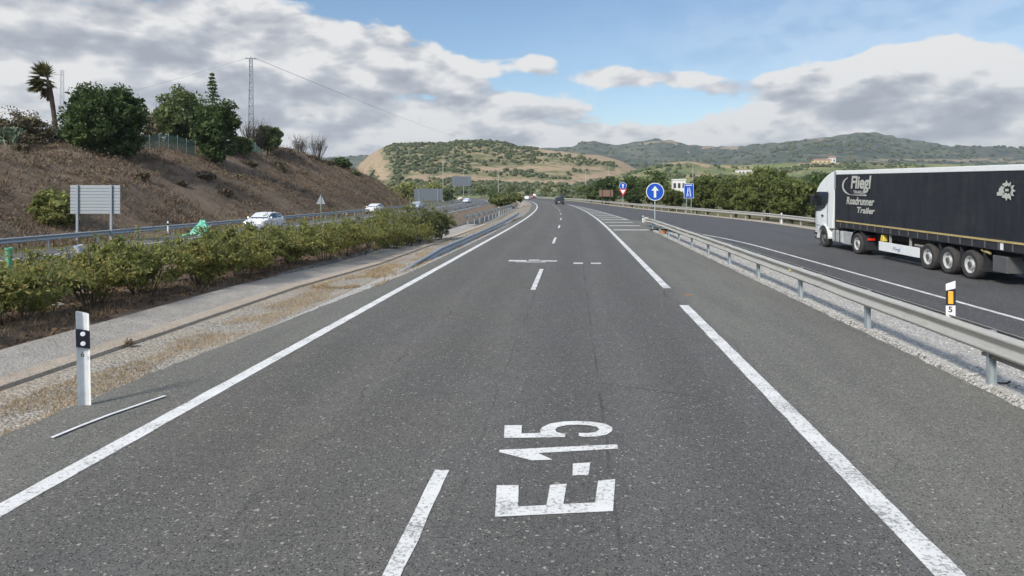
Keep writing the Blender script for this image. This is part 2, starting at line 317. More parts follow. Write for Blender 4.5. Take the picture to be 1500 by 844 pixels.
# hills: colour by what grows or is dug there
def m_hill(name, green, dark, soil, s, k=.95):
    t = NT(name); o = t.obj(); at = t.n('ShaderNodeAttribute', attribute_name='soil').outputs['Fac']
    n1 = t.noise(o, s, 8, .68); n2 = t.noise(t.scale(o,(1,1,5)), s*5, 6, .7); n3 = t.vor(o, s*14)
    c = t.mix(t.rng(n1,.4,.62), green, dark); c = t.mix(t.rng(n2,.44,.60,0,k), c, tuple(.72*x+.28*y for x,y in zip(soil,green)))
    c = t.mix(t.rng(n3,.15,.5,.55,0), c, dark)
    m = t.math('ADD', at, t.math('MULTIPLY', t.math('SUBTRACT', n2, .5), 2.6)); c = t.mix(t.rng(m,.42,.6), c, t.mix(t.rng(n2,.3,.7), soil, tuple(x*.66 for x in soil)))
    t.bsdf(c, .95, 0, t.bump(n2, .8, 6.0), .1); return t.mat
M['hill_near'] = m_hill('scrub_hill', (0.201,0.194,0.099), (0.097,0.122,0.059), (0.47,0.355,0.235), .012, .85)
M['hill_field'] = m_hill('green_fields', (0.187,0.226,0.089), (0.099,0.129,0.059), (0.451,0.347,0.210), .010, .6)
M['hill_far'] = m_hill('far_ridge', (0.077,0.099,0.065), (0.035,0.054,0.043), (0.354,0.283,0.194), .0035, .4)

# ------------------------------------------------------------------ ground sheet
def structure(o): o['kind'] = 'structure'; return o
def make_ground():
    S = list(np.concatenate([[-6000,-3000,-1500,-900,-600,-420,-320,-250,-190,-150,-120,-100,-88], np.arange(-78,-28.4,1.0), np.arange(-28.4,-17,3), np.arange(-17,-9.2,.6), [-9.2,-8.95,-8.8,-7.4,-7.28,-6.8,-6.35,-5.9,-5.7,-2,2.5], np.arange(5.1,32,.45), [33,36,40,46,54,65,80,100,130,170,220,300,420,600,900,1500,3000,6000]]))
    Y = list(np.concatenate([[-400,-200,-100,-60,-30,-15], np.arange(-6,60,1.0), np.arange(60,180,1.6), np.arange(182,330,5), np.arange(340,900,25), [950,1100,1400,1900,2600,3500,4800]]))
    ns, ny = len(S), len(Y); V = np.zeros((ns*ny,3)); 
    for j, y in enumerate(Y):
        c_ = co(y)
        for i, s_ in enumerate(S): V[j*ns+i] = (s_+c_, y, gh(s_, y))
    Fc = []; mi = []
    for j in range(ny-1):
        for i in range(ns-1):
            a = j*ns+i; Fc.append((a,a+1,a+ns+1,a+ns)); sm = (S[i]+S[i+1])/2; ym = (Y[j]+Y[j+1])/2; xm = sm+co(ym)
            if sm < -29.9: k = 3 if ym < 172 and sm > -140 else 0
            elif sm < -9.2: k = 2 if ym < 170 and sm > -17.5 else 0
            elif sm < -8.6: k = 4
            elif sm < -5: k = 1
            elif sm < 32 and ym < 62 and xm < XRAIL(max(-59,ym)): k = 5
            elif ym < 650 and -60 < ym and xm < XRAIL(ym)+2.2 and sm < 40: k = 1
            else: k = 0
            mi.append(k)
    structure(np_obj('ground', V, Fc, [M['field'],M['gravel_verge'],M['litter'],M['bank'],M['rubble'],M['gravel_gore']], None, mi, True))
make_ground()
def ribbon(name, mat, ys, xl, xr, zf, nx=1, jitter=0.0, parent=None, thick=0.0):
    V=[]; UV=[]; Fc=[]
    for j, y in enumerate(ys):
        a, b = xl(y), xr(y); jl = jitter*mnoise.noise((y*2.3,1,0)) + jitter*.6*mnoise.noise((y*9.1,4,0)) if jitter else 0; jr = jitter*mnoise.noise((y*2.1,9,0)) + jitter*.6*mnoise.noise((y*8.3,6,0)) if jitter else 0
        for i in range(nx+1):
            x = (a+jl) + (b+jr-a-jl)*i/nx; V.append((x,y,zf(y))); UV.append((x-co(y), y))
    w = nx+1
    for j in range(len(ys)-1):
        for i in range(nx): a = j*w+i; Fc.append((a,a+1,a+w+1,a+w))
    return np_obj(name, V, Fc, mat, parent, uv=UV)
def yseq(y0, y1, near=.25):
    out=[]; y=y0
    while y < y1: out.append(y); y += near if y < 45 else (1.0 if y < 120 else 4.0)
    return out+[y1]
def xmain_r(y): return 5.2 if y < 50 else (max(5.2, XSL(y)+.5) if y < 60 else XSL(y)+.6)
structure(ribbon('road', M['asphalt'], yseq(-60,690), lambda y: co(y)+interp([(0,-5.86),(9,-5.84),(22,-5.15),(40,-5.05),(80,-5.2),(120,-5.6)],y), xmain_r, lambda y: 0.0, 1, .06))
structure(ribbon('slip_road', M['asphalt_slip'], yseq(-58,690,1), lambda y: XSL(y), lambda y: XRAIL(y)-.75, lambda y: zs(y)+.006, 1, .05))
structure(ribbon('opposite_road', M['asphalt_opp'], yseq(-60,690,1), lambda y: co(y)-28.0, lambda y: co(y)-17.2, lambda y: -.50, 1, .05))
structure(ribbon('verge', M['concrete'], yseq(-58,500,1), lambda y: XRAIL(y)-.72, lambda y: XRAIL(y)+.7, lambda y: zs(y)+.012, 1, .08))
# painted lines
LZ = .005
def line(name, y0, y1, xf, w, z=LZ, mat=None, zf=None, jit=.012):
    return structure(ribbon(name, mat or M['paint'], yseq(y0,y1,.2), lambda y: xf(y)-w/2, lambda y: xf(y)+w/2, zf or (lambda y: z), 1, jit))
line('edge_line', -5, 690, lambda y: co(y)-4.5, .195, mat=M['paint_new'])
line('edge_line', 2.0, 15.9, lambda y: 2.45, .205); line('edge_line', 18.7, 160, lambda y: co(y)+2.45, .20)
for k, (y0, y1, xo) in enumerate([(1.2,6.25,-1.18),(18.1,23.1,-1.04),(34.8,39.6,-1.0),(50,54.7,-1.04),(65.3,70.5,-1.05),(82,87,-1.05),(98,103,-1.05),(114,119,-1.05),(131,136,-1.05),(148,153,-1.05),(165,170,-1.05),(182,187,-1.05),(199,204,-1.05),(216,221,-1.05),(233,238,-1.05),(250,255,-1.05)]):
    line('lane_dash', y0, y1, lambda y, xo=xo: co(y)+xo, .128, mat=M['paint'])
line('slip_edge_line', -20, 56, lambda y: xline(y), .16, zf=lambda y: zs(y)+.011)
for y0 in np.arange(60, 420, 17): line('opposite_dash', y0, y0+5, lambda y: co(y)-21.6, .15, z=-.494, mat=M['paint_worn'])
line('opposite_edge_line', -20, 690, lambda y: co(y)-18.0, .2, z=-.494); line('opposite_edge_line', -20, 690, lambda y: co(y)-25.3, .2, z=-.494)
def xhatch(y): return 5.2 if y < 66 else 5.2 - (y-66)*(5.2-2.7)/84.0
line('hatch_border', 66, 150, lambda y: co(y)+xhatch(y), .16, z=.011, mat=M['paint'])
k = 0; y = 47.9
while y < 140:
    x0, x1 = 2.72+co(y), xhatch(y)+co(y)-.1
    if x1-x0 > .3:
        b = MB(); w = .75; b.add([(x0,y-w/2,.0122),(x1,y-w/2+.1,.0122),(x1,y+w/2+.1,.0122),(x0,y+w/2,.0122)], [(0,1,2,3)]); structure(b.build('hatch_bar', M['paint_new']))
    y += 6.2
# worn transverse bars further on
def slab(name, pts, z, mat):
    b = MB(); b.add([(p[0],p[1],z) for p in pts], [tuple(range(len(pts)))]); return structure(b.build(name, mat))
for (xa, xb, ya, yb) in ((-2.38,-1.72,25.6,26.1),(-1.66,-1.25,25.9,26.3),(-1.2,-.6,25.65,26.05),(-2.1,-1.0,25.3,25.52),(.0,.34,24.9,25.32),(.62,.97,24.9,25.32)):
    slab('worn_marking', [(xa,ya),(xb,ya),(xb,yb),(xa,yb)], .0055, M['paint'])
# road number painted on the lane, read from the left
def px2(p): return (540+p[0]/3.198, 580+p[1]/3.198)
GLY = {'E': [(592,570),(600,422),(703,422),(700,522),(833,515),(850,420),(928,415),(912,510),(1060,503),(1075,400),(1155,393),(1145,543)],
       'hyphen': [(957,320),(1038,315),(1030,373),(955,376)],
       'one': [(612,256),(900,242),(1165,230),(1168,250),(900,265),(795,271),(862,302),(765,305),(612,266)]}
def outline5():
    o=[(634,200),(637,140),(718,140),(716,179),(806,176)]
    o+=[(803,163),(815,148),(850,132),(910,123),(980,120),(1050,124),(1110,134),(1142,150),(1140,168),(1115,184),(1070,193),(1010,195),(985,190),(984,176),(1030,177),(1065,171),(1080,160),(1070,148),(1030,140),(980,137),(925,140),(885,149),(874,160),(880,172),(905,178),(922,180),(920,196)]
    return o
GLY['five'] = outline5()
b = MB()
for g in ('E','hyphen','one','five'):
    b.add([(lambda p: (p.x,p.y,.0065))(W(*px2(q))) for q in GLY[g]], [tuple(range(len(GLY[g])))])
structure(b.build('road_number_marking', M['paint_new']))
# concrete drain along the median, crossing slabs
def drain(name, prof, y0, y1, mat):
    V=[];Fc=[];ys=yseq(y0,y1,1.0); n=len(prof)
    for y in ys:
        for (s_,z) in prof: V.append((s_+co(y)+.015*mnoise.noise((y*.7,s_,0)), y, z+dzv(y)+.008*mnoise.noise((y*.5,s_*3,2))))
    for j in range(len(ys)-1):
        for i in range(n-1): a=j*n+i; Fc.append((a,a+1,a+n+1,a+n))
    return structure(np_obj(name, V, Fc, mat))
drain('drain_bank', [(-9.05,-.06),(-9.0,.03),(-8.85,.025),(-7.84,-.07),(-7.80,-.10)], -20, 60, M['concrete_grey'])
drain('drain_lip', [(-7.80,-.10),(-7.775,.0),(-7.30,.03),(-7.27,-.08)], -20, 60, M['concrete'])
slab('crossing_slab', [(-17.0,47.5),(-9.3,47.5),(-9.3,50.5),(-17.0,50.5)], .06, M['concrete'])
# ------------------------------------------------------------------ hills
def hill(name, mat, sil, Dc, Db, zb, namp, soilf, label, px0=-900, px1=2600, step=7, rows=34):
    pxs = np.arange(px0, px1, step); sx=[p[0] for p in sil]; sy=[p[1] for p in sil]; n=len(pxs); V=[]; so=[]; T=list(np.linspace(0,1,rows))+[1.04,1.1,1.2,1.35,1.6]
    for px in pxs:
        u=(px-750)/F; py=np.interp(px,sx,sy); k=1+.12*mnoise.noise((px*.006,5.5,Dc*.01)); dc=Dc*k; zc=ZP(py,dc); jag=(1.0 if Dc<1200 else 1.6)
        for t in T:
            D=Db+(dc-Db)*t
            if t<=1: f=t**1.15; z=zb+(zc-zb)*f
            else: z=zc-(t-1)*(zc-zb)*1.5
            xw,yw=cam2w(u*D,D)
            nz=mnoise.noise((xw/namp*.012,yw/namp*.012,1.7))*namp*9+mnoise.noise((xw/namp*.04,yw/namp*.04,4.7))*namp*2.2
            wv=(t*(1-t)*4 if t<1 else 0); z+=nz*wv*.8 + (mnoise.noise((px*.09,t*3,9.9))+.6*mnoise.noise((px*.3,t*9,3.9)))*namp*.45*jag*(1 if t>.85 else .3)
            V.append((xw,yw,z)); pyv=YH-(z-H0)/D*F; so.append(soilf(px,pyv) if t<=1.02 else 0)
    m=len(T); Fc=[(i*m+j,(i+1)*m+j,(i+1)*m+j+1,i*m+j+1) for i in range(n-1) for j in range(m-1)]
    o=np_obj(name,V,Fc,mat,None,None,True); a=o.data.attributes.new('soil','FLOAT','POINT'); a.data.foreach_set('value', np.asarray(so,dtype=np.float32)); structure(o)
    return o, np.asarray(V).reshape(n,m,3)[:, :rows], np.asarray(so).reshape(n,m)[:, :rows], pxs
def seg(px,py,pts,w):
    best=1e9
    for (a,b),(c_,d) in zip(pts[:-1],pts[1:]):
        vx,vy=c_-a,d-b; t=max(0,min(1,((px-a)*vx+(py-b)*vy)/(vx*vx+vy*vy+1e-9))); best=min(best,math.hypot(px-a-t*vx,(py-b-t*vy)*1.3))
    return max(0,1-best/w)
def soil_near(px,py):
    v=0
    v=max(v, seg(px,py,[(526,258),(538,238),(549,226),(556,242),(560,258)],16)*1.25, seg(px,py,[(790,222),(830,225),(842,228)],8)*1.2, seg(px,py,[(862,230),(895,232),(920,245),(940,257)],11)*1.4,seg(px,py,[(700,248),(790,246),(880,247)],9)*.9,seg(px,py,[(590,262),(640,259),(720,264),(840,268)],9)*.9,seg(px,py,[(840,262),(880,258),(905,252)],14)*1.1)
    return v
def soil_field(px,py): return max(seg(px,py,[(980,240),(1008,234),(1035,243)],8)*1.2, seg(px,py,[(1000,258),(1040,257)],5), seg(px,py,[(1050,244),(1100,246)],5)*.9, seg(px,py,[(1170,240),(1230,238)],7)*.9)
def soil_far(px,py): return max(seg(px,py,[(940,212),(970,206),(990,210)],7)*.8, seg(px,py,[(1030,216),(1050,214)],6)*1.0, seg(px,py,[(1058,217),(1080,216)],6)*1.1, seg(px,py,[(1180,203),(1205,203)],5)*.9, seg(px,py,[(1200,236),(1300,234),(1500,236)],5)*.8)
SIL1=[(-900,275),(300,272),(480,268),(505,262),(520,246),(545,225),(562,215),(578,210),(612,209),(655,209),(668,206),(700,205),(735,207),(757,215),(800,220),(850,225),(880,228),(910,236),(935,249),(960,261),(1000,268),(1100,274),(2600,278)]
SILF=[(-900,282),(830,272),(900,258),(940,246),(970,240),(1005,236),(1040,241),(1090,242),(1150,239),(1215,238),(1300,240),(1420,241),(1500,243),(2600,250)]
SIL2=[(-900,235),(300,232),(480,231),(510,229),(540,228),(565,224),(640,224),(700,226),(760,220),(800,217),(838,216),(850,209),(868,206),(890,210),(905,213),(930,208),(965,203),(985,206),(1005,212),(1040,214),(1075,215),(1100,212),(1150,208),(1185,203),(1205,202),(1240,197),(1262,193),(1282,194),(1310,200),(1345,206),(1380,212),(1420,214),(1460,215),(1500,218),(1700,212),(2000,222),(2600,230)]
def soil0(px,py): return 0
h1,P1,S1,X1 = hill('hill', M['hill_near'], SIL1, 880, 470, -2, 2.6, soil_near, '')
hf,P2,S2,X2 = hill('valley_slope', M['hill_field'], SILF, 760, 380, -2, 1.2, soil_field, '')
h2,P3,S3,X3 = hill('ridge', M['hill_far'], SIL2, 2600, 1250, -2, 9, soil_far, '', step=6)
# scrub and orchard trees on the far slopes (a mass nobody could count)
ICO=None
def ico():
    import bmesh
    bm=bmesh.new(); bmesh.ops.create_icosphere(bm, subdivisions=1, radius=1); V=np.array([v.co[:] for v in bm.verts]); Fc=np.array([[v.index for v in f.verts] for f in bm.faces]); bm.free(); return V,Fc
IV,IF=ico()
def scatter_blobs(name, pts, sizes, mat, label, cat, squash=.8):
    n=len(pts); k=len(IV); V=np.zeros((n,k,3))
    for i in range(n):
        j=1+RNG.uniform(-.32,.32,(k,1)); V[i]=IV*j*np.array([1,1,squash])*sizes[i]+pts[i]+np.array([0,0,sizes[i]*.45])
    Fc=(IF[None]+ (np.arange(n)*k)[:,None,None]).reshape(-1,3)
    o=np_obj(name,V.reshape(-1,3),Fc,mat); tag(o,label,cat,kind='stuff'); return o
def slope_pts(P,S,X,n,pxr,tr,smin,smax,dens=.0,soilmax=.35):
    out=[];sz=[];N=0
    while len(out)<n and N<n*30:
        N+=1; i=random.uniform(0,len(X)-2); j=random.uniform(tr[0],tr[1])*(P.shape[1]-2); a,b=int(i),int(j)
        if not pxr[0]<X[a]<pxr[1] or S[a,b]>soilmax: continue
        q=P[a,b]*(1-(i-a))*(1-(j-b))+P[a+1,b]*(i-a)*(1-(j-b))+P[a,b+1]*(1-(i-a))*(j-b)+P[a+1,b+1]*(i-a)*(j-b)
        if mnoise.noise((q[0]*.02,q[1]*.02,8))<dens: continue
        out.append(q); sz.append(random.uniform(smin,smax))
    return out,sz
p,s_=slope_pts(P1,S1,X1,6800,(430,1150),(.02,1.0),.8,2.5,-.25); scatter_blobs('hillside_scrub',p,s_,M['l_orchard'],'scattered scrub and orchard trees covering the hill ahead','scrub')
p,s_=slope_pts(P2,S2,X2,1700,(840,1700),(.05,1.0),.9,2.4,.0); scatter_blobs('valley_orchard',p,s_,M['l_orchard'],'rows of small orchard trees on the green valley slope','orchard')
p,s_=slope_pts(P3,S3,X3,1500,(440,1900),(.35,1.0),3.0,7.0,.0); scatter_blobs('ridge_scrub',p,s_,M['l_orchard'],'dark scrub scattered over the distant blue ridge','scrub')

# ------------------------------------------------------------------ vegetation
def leaf_quads(C, size, asp=.5, up=0.0):
    """C (n,3) centres -> quads with random orientation"""
    n=len(C); a=RNG.normal(size=(n,3)); a[:,2]+=up; a/=np.linalg.norm(a,axis=1,keepdims=True); b=RNG.normal(size=(n,3)); b-=a*(a*b).sum(1,keepdims=True); b/=np.linalg.norm(b,axis=1,keepdims=True)
    sz=(size*RNG.uniform(.6,1.35,n))[:,None]; a=a*sz; b=b*sz*asp
    V=np.stack([C-a,C+b-a*.1,C+a,C-b-a*.1],1); return V.reshape(-1,3), np.arange(4*n).reshape(n,4)
def crown_pts(ells, n, clump=.22, nclump=60, shell=.55):
    """points gathered in clumps through the volume of several ellipsoids, biased to the surface"""
    out=[]; vol=np.array([e[3]*e[4]*e[5] for e in ells])**(.8); vol/=vol.sum()
    for e,w in zip(ells,vol):
        k=max(6,int(nclump*w)); d=RNG.normal(size=(k,3)); d/=np.linalg.norm(d,axis=1,keepdims=True); r=(shell+(1-shell)*RNG.uniform(0,1,(k,1))**.7)*RNG.uniform(.86,1.06,(k,1))
        cc=d*r*np.array(e[3:6])+np.array(e[:3]); m=int(n*w); idx=RNG.integers(0,k,m); rad=min(e[3:6])*clump*RNG.uniform(.6,1.4,k)
        g=RNG.normal(size=(m,3)); g/=np.linalg.norm(g,axis=1,keepdims=True); g*=RNG.uniform(0,1,(m,1))**.45
        out.append(cc[idx]+g*rad[idx][:,None]*np.array([1.15,1.15,.85]))
    return np.concatenate(out)
def trunk_mesh(h, r, lean=(0,0), limbs=5, spread=1.2, z0=0.0):
    b=MB(); p=Vector((0,0,z0-.15)); q=Vector((lean[0]*.5,lean[1]*.5,h*.55)); b.tube(p,q,r,r*.75,8); b.tube(q,Vector((lean[0],lean[1],h)),r*.75,r*.3,8)
    for i in range(limbs):
        t=2*math.pi*i/limbs+random.random(); s0=p.lerp(q,random.uniform(.45,1)); e=s0+Vector((math.cos(t)*spread,math.sin(t)*spread,h*random.uniform(.3,.6))); m_=(s0+e)/2+Vector((0,0,-.1*h)); b.tube(s0,m_,r*.45,r*.3,6); b.tube(m_,e,r*.3,r*.1,6)
    return b
def tree(name,label,cat,loc,ells,n,leaf,mat,trunk_h=2.0,trunk_r=.15,group=None,asp=.5,clump=.22,nclump=60,shell=.55,up=0.0,spread=1.2,limbs=5,stem='trunk',crown='crown',core=True):
    root=empty(name,loc,0,label,cat,group)
    pts=crown_pts(ells,n,clump,nclump,shell); lo=min(e[2]-e[5] for e in ells); pts=pts[pts[:,2]>min(.02,lo)]; V,Fc=leaf_quads(pts,leaf,asp,up)
    if core:
        pc=crown_pts([(e[0],e[1],e[2],e[3]*.8,e[4]*.8,e[5]*.8) for e in ells],int(n*.3),.5,40,.1); pc=pc[pc[:,2]>min(.02,lo)]; V2,F2=leaf_quads(pc,leaf*2.1,.7); Fc=np.concatenate([Fc,F2+len(V)]); V=np.concatenate([V,V2])
    np_obj(crown,V,Fc,mat,root)
    trunk_mesh(trunk_h,trunk_r,limbs=limbs,spread=spread).build(stem,M['bark'],root)
    return root
def place(px,d): x,y=WD(px,d); return x,y
def gz(x,y): return gh(x-co(y),y)
# big trees on the embankment edge
def tree_at(name,label,cat,px,d,wpx,ytop,ybase,n,leaf,mat,lobes=5,group=None,sink=.0,**kw):
    x,y=WD(px,d); z=gz(x,y); top=ZP(ytop,d); w=wpx*d/F/2; base=min(z, ZP(ybase,d)) if ybase else z; h=top-z
    zlo=(ZP(ybase,d)-z) if ybase else 0.0
    hh=(h-zlo)/2; cz=zlo+hh; ells=[(0,0,cz,w*.9,w*.9,hh*.95)]
    for i in range(lobes):
        t=2*math.pi*i/lobes+random.random()*.8; r=random.uniform(.3,.55); ells.append((math.cos(t)*w*r,math.sin(t)*w*r,cz+random.uniform(-.45,.5)*hh,w*random.uniform(.4,.55),w*random.uniform(.4,.55),hh*random.uniform(.36,.55)))
    return tree(name,label,cat,(x,y,z),ells,n,leaf,mat,trunk_h=max(.6,h*.55),trunk_r=max(.05,w*.07),group=group,spread=w*.5,**kw)
tree_at('round_tree','large dense round dark green tree on the embankment edge','tree',151,66,120,117,238,26000,.15,M['l_dense'],8,clump=.2,nclump=300,shell=.72)
tree_at('leafy_tree','loose mid green tree behind and left of the darker one','tree',268,90,84,129,226,15000,.2,M['l_mid'],5,clump=.3,nclump=110)
tree_at('leafy_tree','dark green tree leaning over the embankment crest below the small conifer','tree',316,84,66,138,240,16000,.18,M['l_dense'],5,clump=.28,nclump=110)
tree_at('small_tree','rounded dull green bush right of the lattice mast','bush',392,108,44,182,222,2600,.2,M['l_mid'],3,clump=.3,nclump=60)
tree_at('dark_bush','small dark bush alone on the dry embankment face','bush',426,112,26,246,264,900,.16,M['l_dense'],3)
tree_at('dark_bush','dark bush on the far end of the embankment crest','bush',500,140,34,230,248,1300,.2,M['l_dense'],3)
tree_at('roadside_bush','yellow green bush behind the rail left of the sign panel','bush',78,46,76,276,342,6000,.11,M['l_yellow'],5,clump=.3,nclump=80)
tree_at('grey_shrub','grey brown thorny shrub on the left edge of the embankment','shrub',30,64,92,160,234,11000,.10,M['l_brown'],7,clump=.32,nclump=70)
tree_at('grey_shrub','low grey green shrub at foot of the palm','shrub',92,68,54,182,228,5000,.10,M['l_grey'],4,clump=.32,nclump=50)
for (px_,d_,wp_,yt_,yb_,m_) in ((30,56,24,262,272,'l_brown'),(205,62,26,250,262,'l_bank'),(262,68,22,262,272,'l_brown'),(300,74,30,250,261,'l_bank'),(348,82,22,262,270,'l_brown'),(365,92,26,238,247,'l_brown'),(405,100,30,226,238,'l_brown'),(455,118,20,258,265,'l_bank'),(480,128,22,246,253,'l_brown'),(520,138,18,266,272,'l_mid'),(440,105,22,282,290,'l_bank'),(330,72,20,290,300,'l_bank')):
    _x,_y=WD(px_,d_); _t=ZP(yt_,d_)-ZP(yb_,d_); _z=gz(_x,_y); _w=wp_*d_/F/2; tree('bank_bush','low dry brownish bush growing on the embankment face','bush',(_x,_y,_z),[(0,0,_t*.4,_w,_w,_t*.6),(_w*.5,.1,_t*.35,_w*.6,_w*.6,_t*.5),(-_w*.5,-.1,_t*.3,_w*.55,_w*.6,_t*.5)],900,.12,M[m_],trunk_h=_t*.6,trunk_r=.04,group='dry bushes scattered on the embankment',spread=_w*.5,stem='stem',crown='foliage')
tree_at('dry_bush','orange brown bush in the gap right of the round tree','bush',218,82,30,168,216,900,.14,M['l_brown'],3)
tree_at('grey_shrub','low green shrub along the crest before the lattice mast','shrub',352,96,40,196,232,1800,.14,M['l_mid'],3)
# conifer
def conifer(px,d,ytop,ybase,label):
    x,y=WD(px,d); z=gz(x,y); h=ZP(ytop,d)-z; root=empty('conifer',(x,y,z),0,label,'tree'); pts=[]
    for lv in np.arange(.25,1.0,.045):
        r=(1-lv)*h*.26+.15
        for k in range(11):
            t=random.random()*6.28
            for q in np.linspace(.1,1,9): pts.append((math.cos(t)*r*q+random.gauss(0,.06),math.sin(t)*r*q+random.gauss(0,.06),lv*h-.18*r*q+random.gauss(0,.07)))
    V,Fc=leaf_quads(np.array(pts),.2,.4); np_obj('crown',V,Fc,M['l_dense'],root); b=MB(); b.tube((0,0,-.2),(0,0,h*.98),.16,.02,7); b.build('trunk',M['bark'],root)
conifer(311,100,106,225,'small dark conifer tip rising behind the leafy trees')
# palm, fronds blown to the left
def palm():
    d=74; x,y=WD(84,d); z=gz(x,y); top=ZP(118,d)-z; root=empty('palm_tree',(x,y,z),0,'tall windblown palm with fronds swept left','palm'); lx=-1.0
    b=MB(); P=[Vector((lx*(t**1.5),0,-.3+t*(top+.3))) for t in np.linspace(0,1,9)]
    for a,c_ in zip(P[:-1],P[1:]): b.tube(a,c_,.24,.22,9)
    b.build('trunk',M['bark'],root); hd=P[-1]; V=[];Fc=[]
    def fan(o,dirv,L,nl,spread,droop,st):
        dirv=dirv.normalized(); side=dirv.cross(Vector((0,0,1)));  side=side.normalized() if side.length>.01 else Vector((1,0,0)); base=o+dirv*L*.45
        k=len(st[0]); q=side*.02; st[0].extend([o-q,o+q,base+q,base-q]); st[1].append((k,k+1,k+2,k+3))
        for i in range(nl):
            a=(i/(nl-1)-.5)*spread; dd=(dirv*math.cos(a)+side*math.sin(a)+Vector((-.25,0,-droop*random.uniform(.5,1.2)))).normalized(); tip=base+dd*L*.6*random.uniform(.8,1.1); w=dd.cross(Vector((0,0.3,1))).normalized()*.075; m_=base+dd*L*.28
            k=len(st[0]); st[0].extend([base,m_+w,tip,m_-w]); st[1].append((k,k+1,k+2,k+3))
    st=([],[])
    for i in range(64):
        el=random.uniform(-.8,1.35); az=random.uniform(0,6.28); v=Vector((math.cos(az)*math.cos(el)*.7-.62,math.sin(az)*math.cos(el)*.6,math.sin(el)*1.15+.12)); fan(hd+Vector((0,0,random.uniform(-.3,.35))),v,random.uniform(1.5,2.3),15,2.1,.3,st)
    np_obj('crown',np.array([tuple(v) for v in st[0]]),np.array(st[1]),M['l_palm'],root)
    st=([],[])
    for i in range(26):
        az=random.uniform(0,6.28); v=Vector((math.cos(az)*.45-.45,math.sin(az)*.45,-1.0)); fan(hd+Vector((0,0,-.25-random.random()*.7)),v,random.uniform(1.0,1.5),9,.9,.6,st)
    np_obj('dead_fronds',np.array([tuple(v) for v in st[0]]),np.array(st[1]),M['palm_skirt'],root)
palm()
# bare twiggy bushes
def twiggy(px,d,wpx,ytop,label,n=150,leaves=160):
    x,y=WD(px,d); z=gz(x,y); h=ZP(ytop,d)-z; w=wpx*d/F/2; root=empty('twiggy_bush',(x,y,z),0,label,'bush'); b=MB(); tips=[]
    for i in range(n//3):
        t=random.random()*6.28; r=random.random()**.6*w*.5; o=Vector((math.cos(t)*r*.5,math.sin(t)*r*.5,-.1)); e=o+Vector((math.cos(t)*w*random.uniform(.1,.75),math.sin(t)*w*random.uniform(.1,.75),h*random.uniform(.45,.75))); b.tube(o,e,.035,.02,4,False)
        for k in range(5):
            s0=o.lerp(e,random.uniform(.4,1)); e2=s0+Vector((random.uniform(-.45,.45)*w,random.uniform(-.45,.45)*w,h*random.uniform(.12,.42))); b.tube(s0,e2,.02,.008,3,False); tips.append(e2); tips.append(s0.lerp(e2,.6))
    b.build('branches',M['twig'],root); C=np.array([tuple(v) for v in tips]); C=C[RNG.integers(0,len(C),leaves)]+RNG.normal(size=(leaves,3))*.18; V,Fc=leaf_quads(C,.10,.5); np_obj('foliage',V,Fc,M['l_brown'],root)
twiggy(226,92,34,148,'bare grey bush between the two leafy trees')
twiggy(372,106,50,168,'leafless thorny bush around foot of the lattice mast',190,220)
twiggy(440,125,34,196,'sparse brown bush on the crest right of the mast',120,200)
twiggy(466,128,34,194,'thin bare bush at the right end of the crest',120,100)
# prickly pear
def pear(px,d,ytop,label):
    x,y=WD(px,d); z=gz(x,y); h=ZP(ytop,d)-z; root=empty('prickly_pear',(x,y,z),0,label,'cactus'); b=MB()
    def pad(o,dirv,L,lev):
        q=dirv.to_track_quat('Z','Y') @ Matrix.Rotation(random.random()*3.1,3,'Z').to_quaternion(); vs=[];n=8
        for (zz,r) in ((0,.15),(.2,.7),(.5,1),(.8,.75),(1,.2)):
            for i in range(n): t=2*math.pi*i/n; vs.append(o+q@Vector((math.cos(t)*r*L*.33,math.sin(t)*r*L*.07,zz*L)))
        fs=[(j*n+i,j*n+(i+1)%n,(j+1)*n+(i+1)%n,(j+1)*n+i) for j in range(4) for i in range(n)]+[tuple(range(n-1,-1,-1)),tuple(range(4*n,5*n))]; b.add(vs,fs)
        if lev<4:
            for k in range(2 if random.random()<.8 else 1): pad(o+q@Vector((random.uniform(-.2,.2)*L,0,L*.93)),(dirv+Vector((random.uniform(-.8,.8),random.uniform(-.8,.8),.25))).normalized(),L*.92,lev+1)
    for k in range(4):
        b=MB(); pad(Vector((random.uniform(-1.2,1.2),random.uniform(-.6,.6),-.1)),Vector((random.uniform(-.4,.4),random.uniform(-.4,.4),1)).normalized(),h*.27,0); b.build('stem_of_pads',M['cactus'],root,True)
pear(14,60,184,'clump of grey green prickly pear at the far left')
# roadside trees on the right, behind the rail
for (px,d,wp,yt,yb,n,lab,mt) in ((888,178,52,257,298,2600,'dark round tree at the left end of the roadside thicket','l_dense'),(926,168,52,256,300,2600,'dark tree behind the red and blue signs','l_dense'),(958,160,50,250,300,2400,'brownish green tree with a ragged top behind the round arrow sign','l_mid'),(985,125,44,276,304,2200,'low bush in front of the white house','l_right'),(1036,112,62,254,308,4600,'bushy green tree right of the blue rectangular sign','l_right'),(1078,104,64,256,310,4600,'full green tree in the middle of the right thicket','l_right'),(1124,98,82,240,312,6500,'tallest dark green tree of the right hand thicket','l_right'),(1098,92,56,280,314,3500,'low leafy bush against the rail below the tallest tree','l_right'),(1160,84,74,262,322,6000,'yellowish green bush just left of the truck cab','l_right'),(1200,92,70,252,322,4500,'dark green tree partly hidden behind the truck cab','l_dense'),(1260,95,90,262,322,2500,'green tree hidden behind the truck trailer','l_right'),(1020,116,40,284,306,1800,'small shrub under the blue rectangular sign','l_dense'),(866,205,30,268,296,900,'small shrub beside the brown sign','l_mid')):
    tree_at('roadside_tree',lab,'tree',px,d,wp,yt,yb,int(n*2.2),.17 if d<140 else .26,M[mt],6,clump=.26,nclump=150,shell=.6)
